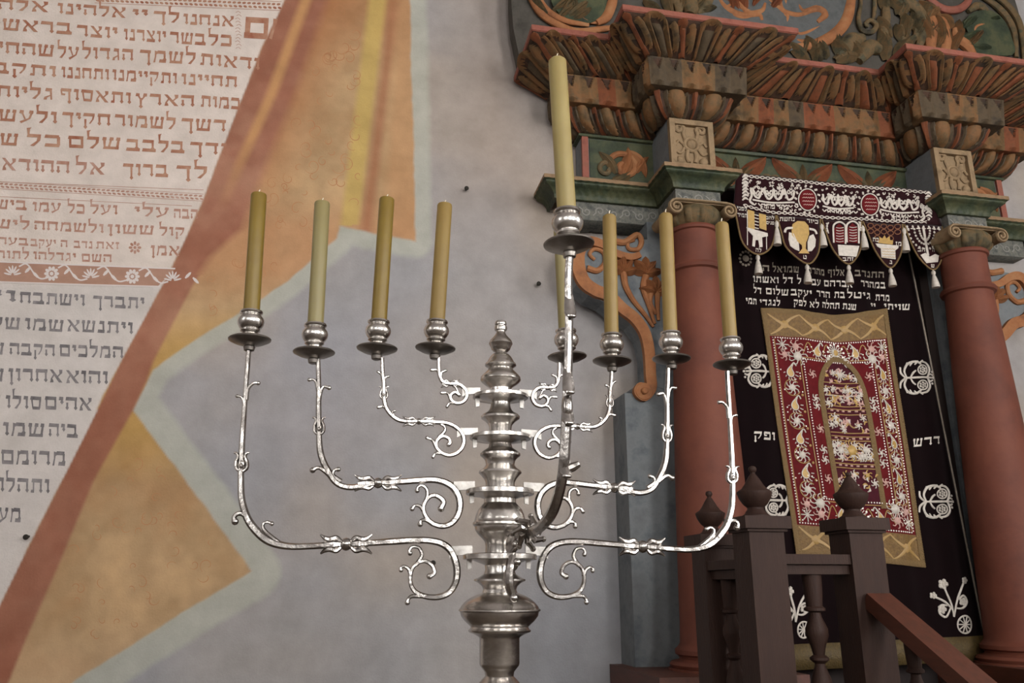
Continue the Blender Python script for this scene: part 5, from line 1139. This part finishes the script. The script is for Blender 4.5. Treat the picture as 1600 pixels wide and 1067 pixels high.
for side in (-1, 1):
    for A_ in ARMS:
        tier = A_['tier']; dzr = {3: -.004, 2: .016, 1: 0., 0: 0.}[tier]; z0 = float(M2(781, A_['z0'])[1])
        def fm(q_, y, side=side, z0=z0, dzr=dzr):
            x, z = q_
            if side > 0: x = MXX-.004+(MXX-x)*.992; z = z+dzr*min(1, max(0, (z-z0)/.2))
            return np.array([x, MY_+y, z])
        pts, ws = arm_curve(A_['main'], A_['w'])
        m = MB(); bar(m, pts, ws, 5.2*PXM, fm)
        def tb(mb, P, r, f=(1, 1.3)):
            q_ = spl([M2(*p) for p in P], 5); mb.tube([fm(p, 0) for p in q_], [r_*PXM for r_ in (r if hasattr(r, '__len__') else [r*1.1, r*.95, r*.75, r*.85])], 8, f, NRM)
        for cv, P, r in A_['curls']:
            tb(m, [cv(p) for p in P], r)
            m.ball(fm(M2(*cv(P[-1])), 0), r*(1.15 if tier >= 2 else .9)*PXM, 10)
        e = M2(*A_['main'][-1]); m.ball(fm(e, 0), A_['w'][-1]*1.25*PXM, 10)
        if A_['tulip']:
            (tx, ty_), tw, th_, _ = A_['tulip']
            for s in (-1, 1):
                tb(m, [(tx, ty_+th_*.6), (tx+s*tw*.62, ty_+th_*.35), (tx+s*tw*.66, ty_-th_*.05), (tx+s*tw*.42, ty_-th_*.4), (tx+s*tw*.6, ty_-th_*.62), (tx+s*tw*.95, ty_-th_*.66)], [.2*tw, .2*tw, .22*tw, .2*tw, .16*tw, .1*tw], (1, 1.6))
            m.ball(fm(M2(tx, ty_+th_*.1), 0), tw*.5*PXM, 12, (.85, 1.0, 1.7)); m.ball(fm(M2(tx, ty_+th_*.2), -.006), tw*.26*PXM, 10, (1, 1.2, 1.5))
        (kx, ky), kl, kh = A_['knop']; sl_ = -.05
        for s in (-1, 1):
            for u in (-1, 1):
                tb(m, [(kx+s*kl*.2, ky+u*kh*.25), (kx+s*kl*.45, ky+u*kh*.78), (kx+s*kl*.75, ky+u*kh*.6), (kx+s*kl*.98, ky+u*kh*.72), (kx+s*kl*1.22, ky+u*kh*1.15)], [.2*kh, .3*kh, .34*kh, .28*kh, .1*kh], (1, 1.3))
            tb(m, [(kx+s*kl*.2, ky), (kx+s*kl*.6, ky-s*.6), (kx+s*kl*1.05, ky-s*1)], [.4*kh, .62*kh, .4*kh], (1, 1.0))
        m.ball(fm(M2(kx, ky), 0), kh*.72*PXM, 14, (1, 1.15, 1)); 
        AR = m.build('arm', 'bright_silver', MEN)
        (x0, y0), (x1, y1) = A_['con']; hh, _ = A_['ch']; a, b = M2(x0, y0), M2(x1, y1); dz_, dR = DISCS[tier]; b[0] = MXX-dR*.80; a[0] = a[0]-.006
        zt_, zb_ = dz_+.006+hh*1.5*PXM, dz_+.004
        m = MB(); m.extrude([fm(np.array(p), -.004) for p in ((a[0], zt_-.002), (b[0]+.004, zt_), (b[0]+.004, zb_), (b[0]-.012, zb_), (a[0]+.012, zb_-.001), (a[0], zb_-.008))], (0, .008, 0))
        m.extrude([fm(np.array(p), -.004) for p in ((b[0]-.009, zb_), (b[0]+.003, zb_), (b[0]+.002, zb_-.030), (b[0]-.007, zb_-.032))], (0, .008, 0)); m.build('mounting_plate', 'plate_silver', AR)
        pb, ptp = fm(M2(*A_['plate']), 0), None
        CAND.append((side, tier, AR, pb))
# candle feet and tips measured on the picture, same plane as the arms
CPX = {(-1, 3): ((393, 487), (404.5, 304)), (-1, 2): ((493, 507), (503.5, 317)), (-1, 1): ((592, 502), (604.5, 311)), (-1, 0): ((683, 502), (695, 320)), (1, 0): ((884, 516), (875, 345)), (1, 1): ((955.5, 523), (952, 336)), (1, 2): ((1047.5, 520), (1040, 334)), (1, 3): ((1141, 529), (1127.5, 348))}
WAX = {(-1, 3): 'wax_olive', (-1, 2): 'wax_greenish', (-1, 1): 'wax_olive', (-1, 0): 'wax_honey', (1, 0): 'wax_greenish', (1, 1): 'wax_honey', (1, 2): 'wax_honey', (1, 3): 'wax_honey'}
LBL = {(-1, 3): 'olive candle on the outermost arm over the painted orange drapery', (-1, 2): 'grey green candle between two olive ones in front of the painted drapery', (-1, 1): 'dark honey coloured candle standing before the painted yellow fold', (-1, 0): 'ochre candle on the short silver arm before the bare grey wall',
       (1, 0): 'candle half hidden behind the forward silver arm', (1, 1): 'pale yellow candle in front of the orange carved scroll wing', (1, 2): 'pale yellow candle along the edge of the red column', (1, 3): 'olive candle in front of the red column, next to the embroidered valance'}
def candle(base, top, r, wax, label, wick=True):
    base, top = np.array(base), np.array(top); a = top-base; L = np.linalg.norm(a); a /= L
    c = thing('taper_candle', base, label, 'candle', 'candles on the menorah')
    tipp = [(r, L-.012), (r*.96, L-.006), (r*.7, L-.001), (r*.3, L+.002), (.002, L+.003)] if wick else [(r, L-.003), (r*.94, L), (.001, L-.001)]
    m = MB(); m.lathe([(r*.98, 0), (r, .01), (r, L*.5)] + tipp, base, 32, a); m.build('wax', wax, c)
    m = MB(); t = top+a*.002; m.tube([t-a*.004, t+a*.006, t+a*.012+np.array([.002, 0, 0])], [.0018, .0016, .001], 6); m.build('wick', 'wick', c)
for side, tier, AR, pb in CAND:
    (bx_, by_), (tx, ty_) = CPX[(side, tier)]
    B_, T_ = unp(bx_, by_, MY_), unp(tx, ty_, MY_); ax_ = (T_-B_)/np.linalg.norm(T_-B_)
    base = B_-ax_*.0755*.98
    p_, c_, foot, a = cup_meshes(base, T_, 1.0)
    p_.build('drip_pan', 'dark_silver', AR); c_.build('candle_socket', 'silver', AR)
    # short tail joining the arm to the pan
    candle(foot, T_, .0196 if side < 0 else .0186, WAX[(side, tier)], LBL[(side, tier)], side > 0)
# forward arm with the tallest candle
FY = MY_-.44
def SP(px, py, Y): P = unp(px, py, Y); return P
cb, ct = unp(885.5, 330, FY), unp(870.5, 92, FY); aa = (ct-cb)/np.linalg.norm(ct-cb); S_ = 1.06
fb = cb-aa*.0755*S_*.98
m = MB(); pth = [fb-aa*.02]
def yb(t): return FY+.0*t
lowpts = [((888, 440), 0), ((889, 500), 0), ((888, 560), 0), ((886, 620), .004), ((884, 680), .01), ((880, 735), .02), ((872, 775), .05), ((860, 805), .10), ((842, 825), .19), ((822, 833), .29), ((808, 833), .36)]
for (px, py), dy in lowpts: pth.append(unp(px, py, FY+dy))
pp = spl(pth, 5); rr = np.interp(np.linspace(0, 1, len(pp)), [0, .25, .45, .6, .75, 1], [.0085, .0085, .011, .0105, .0115, .012])
m.tube(pp, list(rr), 8, (1, 1))
for (px, py), dy in (((889.5, 494), 0), ((887, 612), 0), ((886, 660), .004), ((882, 742), .022)):
    c = unp(px, py, FY+dy); m.tube([c+np.array([0, 0, .045]), c+np.array([0, -.004, .02]), c+np.array([0, -.009, .003]), c+np.array([.001, -.016, -.004])], [.0075, .0095, .0105, .006], 8, (1.25, .8)); m.ball(c+np.array([.001, -.015, -.004]), .0075, 10, (1.4, .7, .7))
c = unp(886, 636, FY); m.ball(c, .0125, 12, (.95, 1, 2.0))
c = unp(883, 735, FY+.02); m.tube([c, c+np.array([.014, -.008, .006]), c+np.array([.026, -.01, .012])], [.008, .009, .006], 8)
c = unp(826, 832, FY+.28)
for k in range(7):
    a = k*.9; m.tube([c, c+np.array([.02*math.cos(a), -.012, .022*math.sin(a)]), c+np.array([.036*math.cos(a+.5), .004, .036*math.sin(a+.5)])], [.009, .008, .005], 8); m.ball(c+np.array([.036*math.cos(a+.5), .004, .036*math.sin(a+.5)]), .007, 8)
FA_ = m.build('forward_arm', 'bright_silver', MEN)
p_, c_, foot, a = cup_meshes(fb, ct, S_); p_.build('drip_pan', 'dark_silver', FA_); c_.build('candle_socket', 'silver', FA_)
candle(foot, ct, .0202, 'wax_pale', 'tallest and thickest pale candle, reaching up in front of the carved cornice', True)
# scrolled bracket hanging down the front of the stem
m = MB(); ybk = MY_-.075
m.tube([unp(x, y, ybk-d) for (x, y), d in zip(spl([(800, 836), (797, 852), (800, 868), (797, 884), (795, 902), (797, 920), (803, 934)], 4), np.interp(np.linspace(0, 1, 25), [0, .5, 1], [-.03, .02, .012]))], [.009, .012, .01, .012, .008], 8, (1, .8))
for px, py in ((806, 850), (808, 878), (803, 934)): m.ball(unp(px, py, ybk-.018), .0095, 12)
m.tube([unp(798, 865, ybk), unp(806, 856, ybk-.014), unp(808, 848, ybk-.02)], .006, 8); m.tube([unp(797, 893, ybk), unp(805, 886, ybk-.014), unp(809, 876, ybk-.02)], .006, 8)
for s in np.linspace(0, 1, 6): pass
m.build('front_bracket', 'bright_silver', MEN)
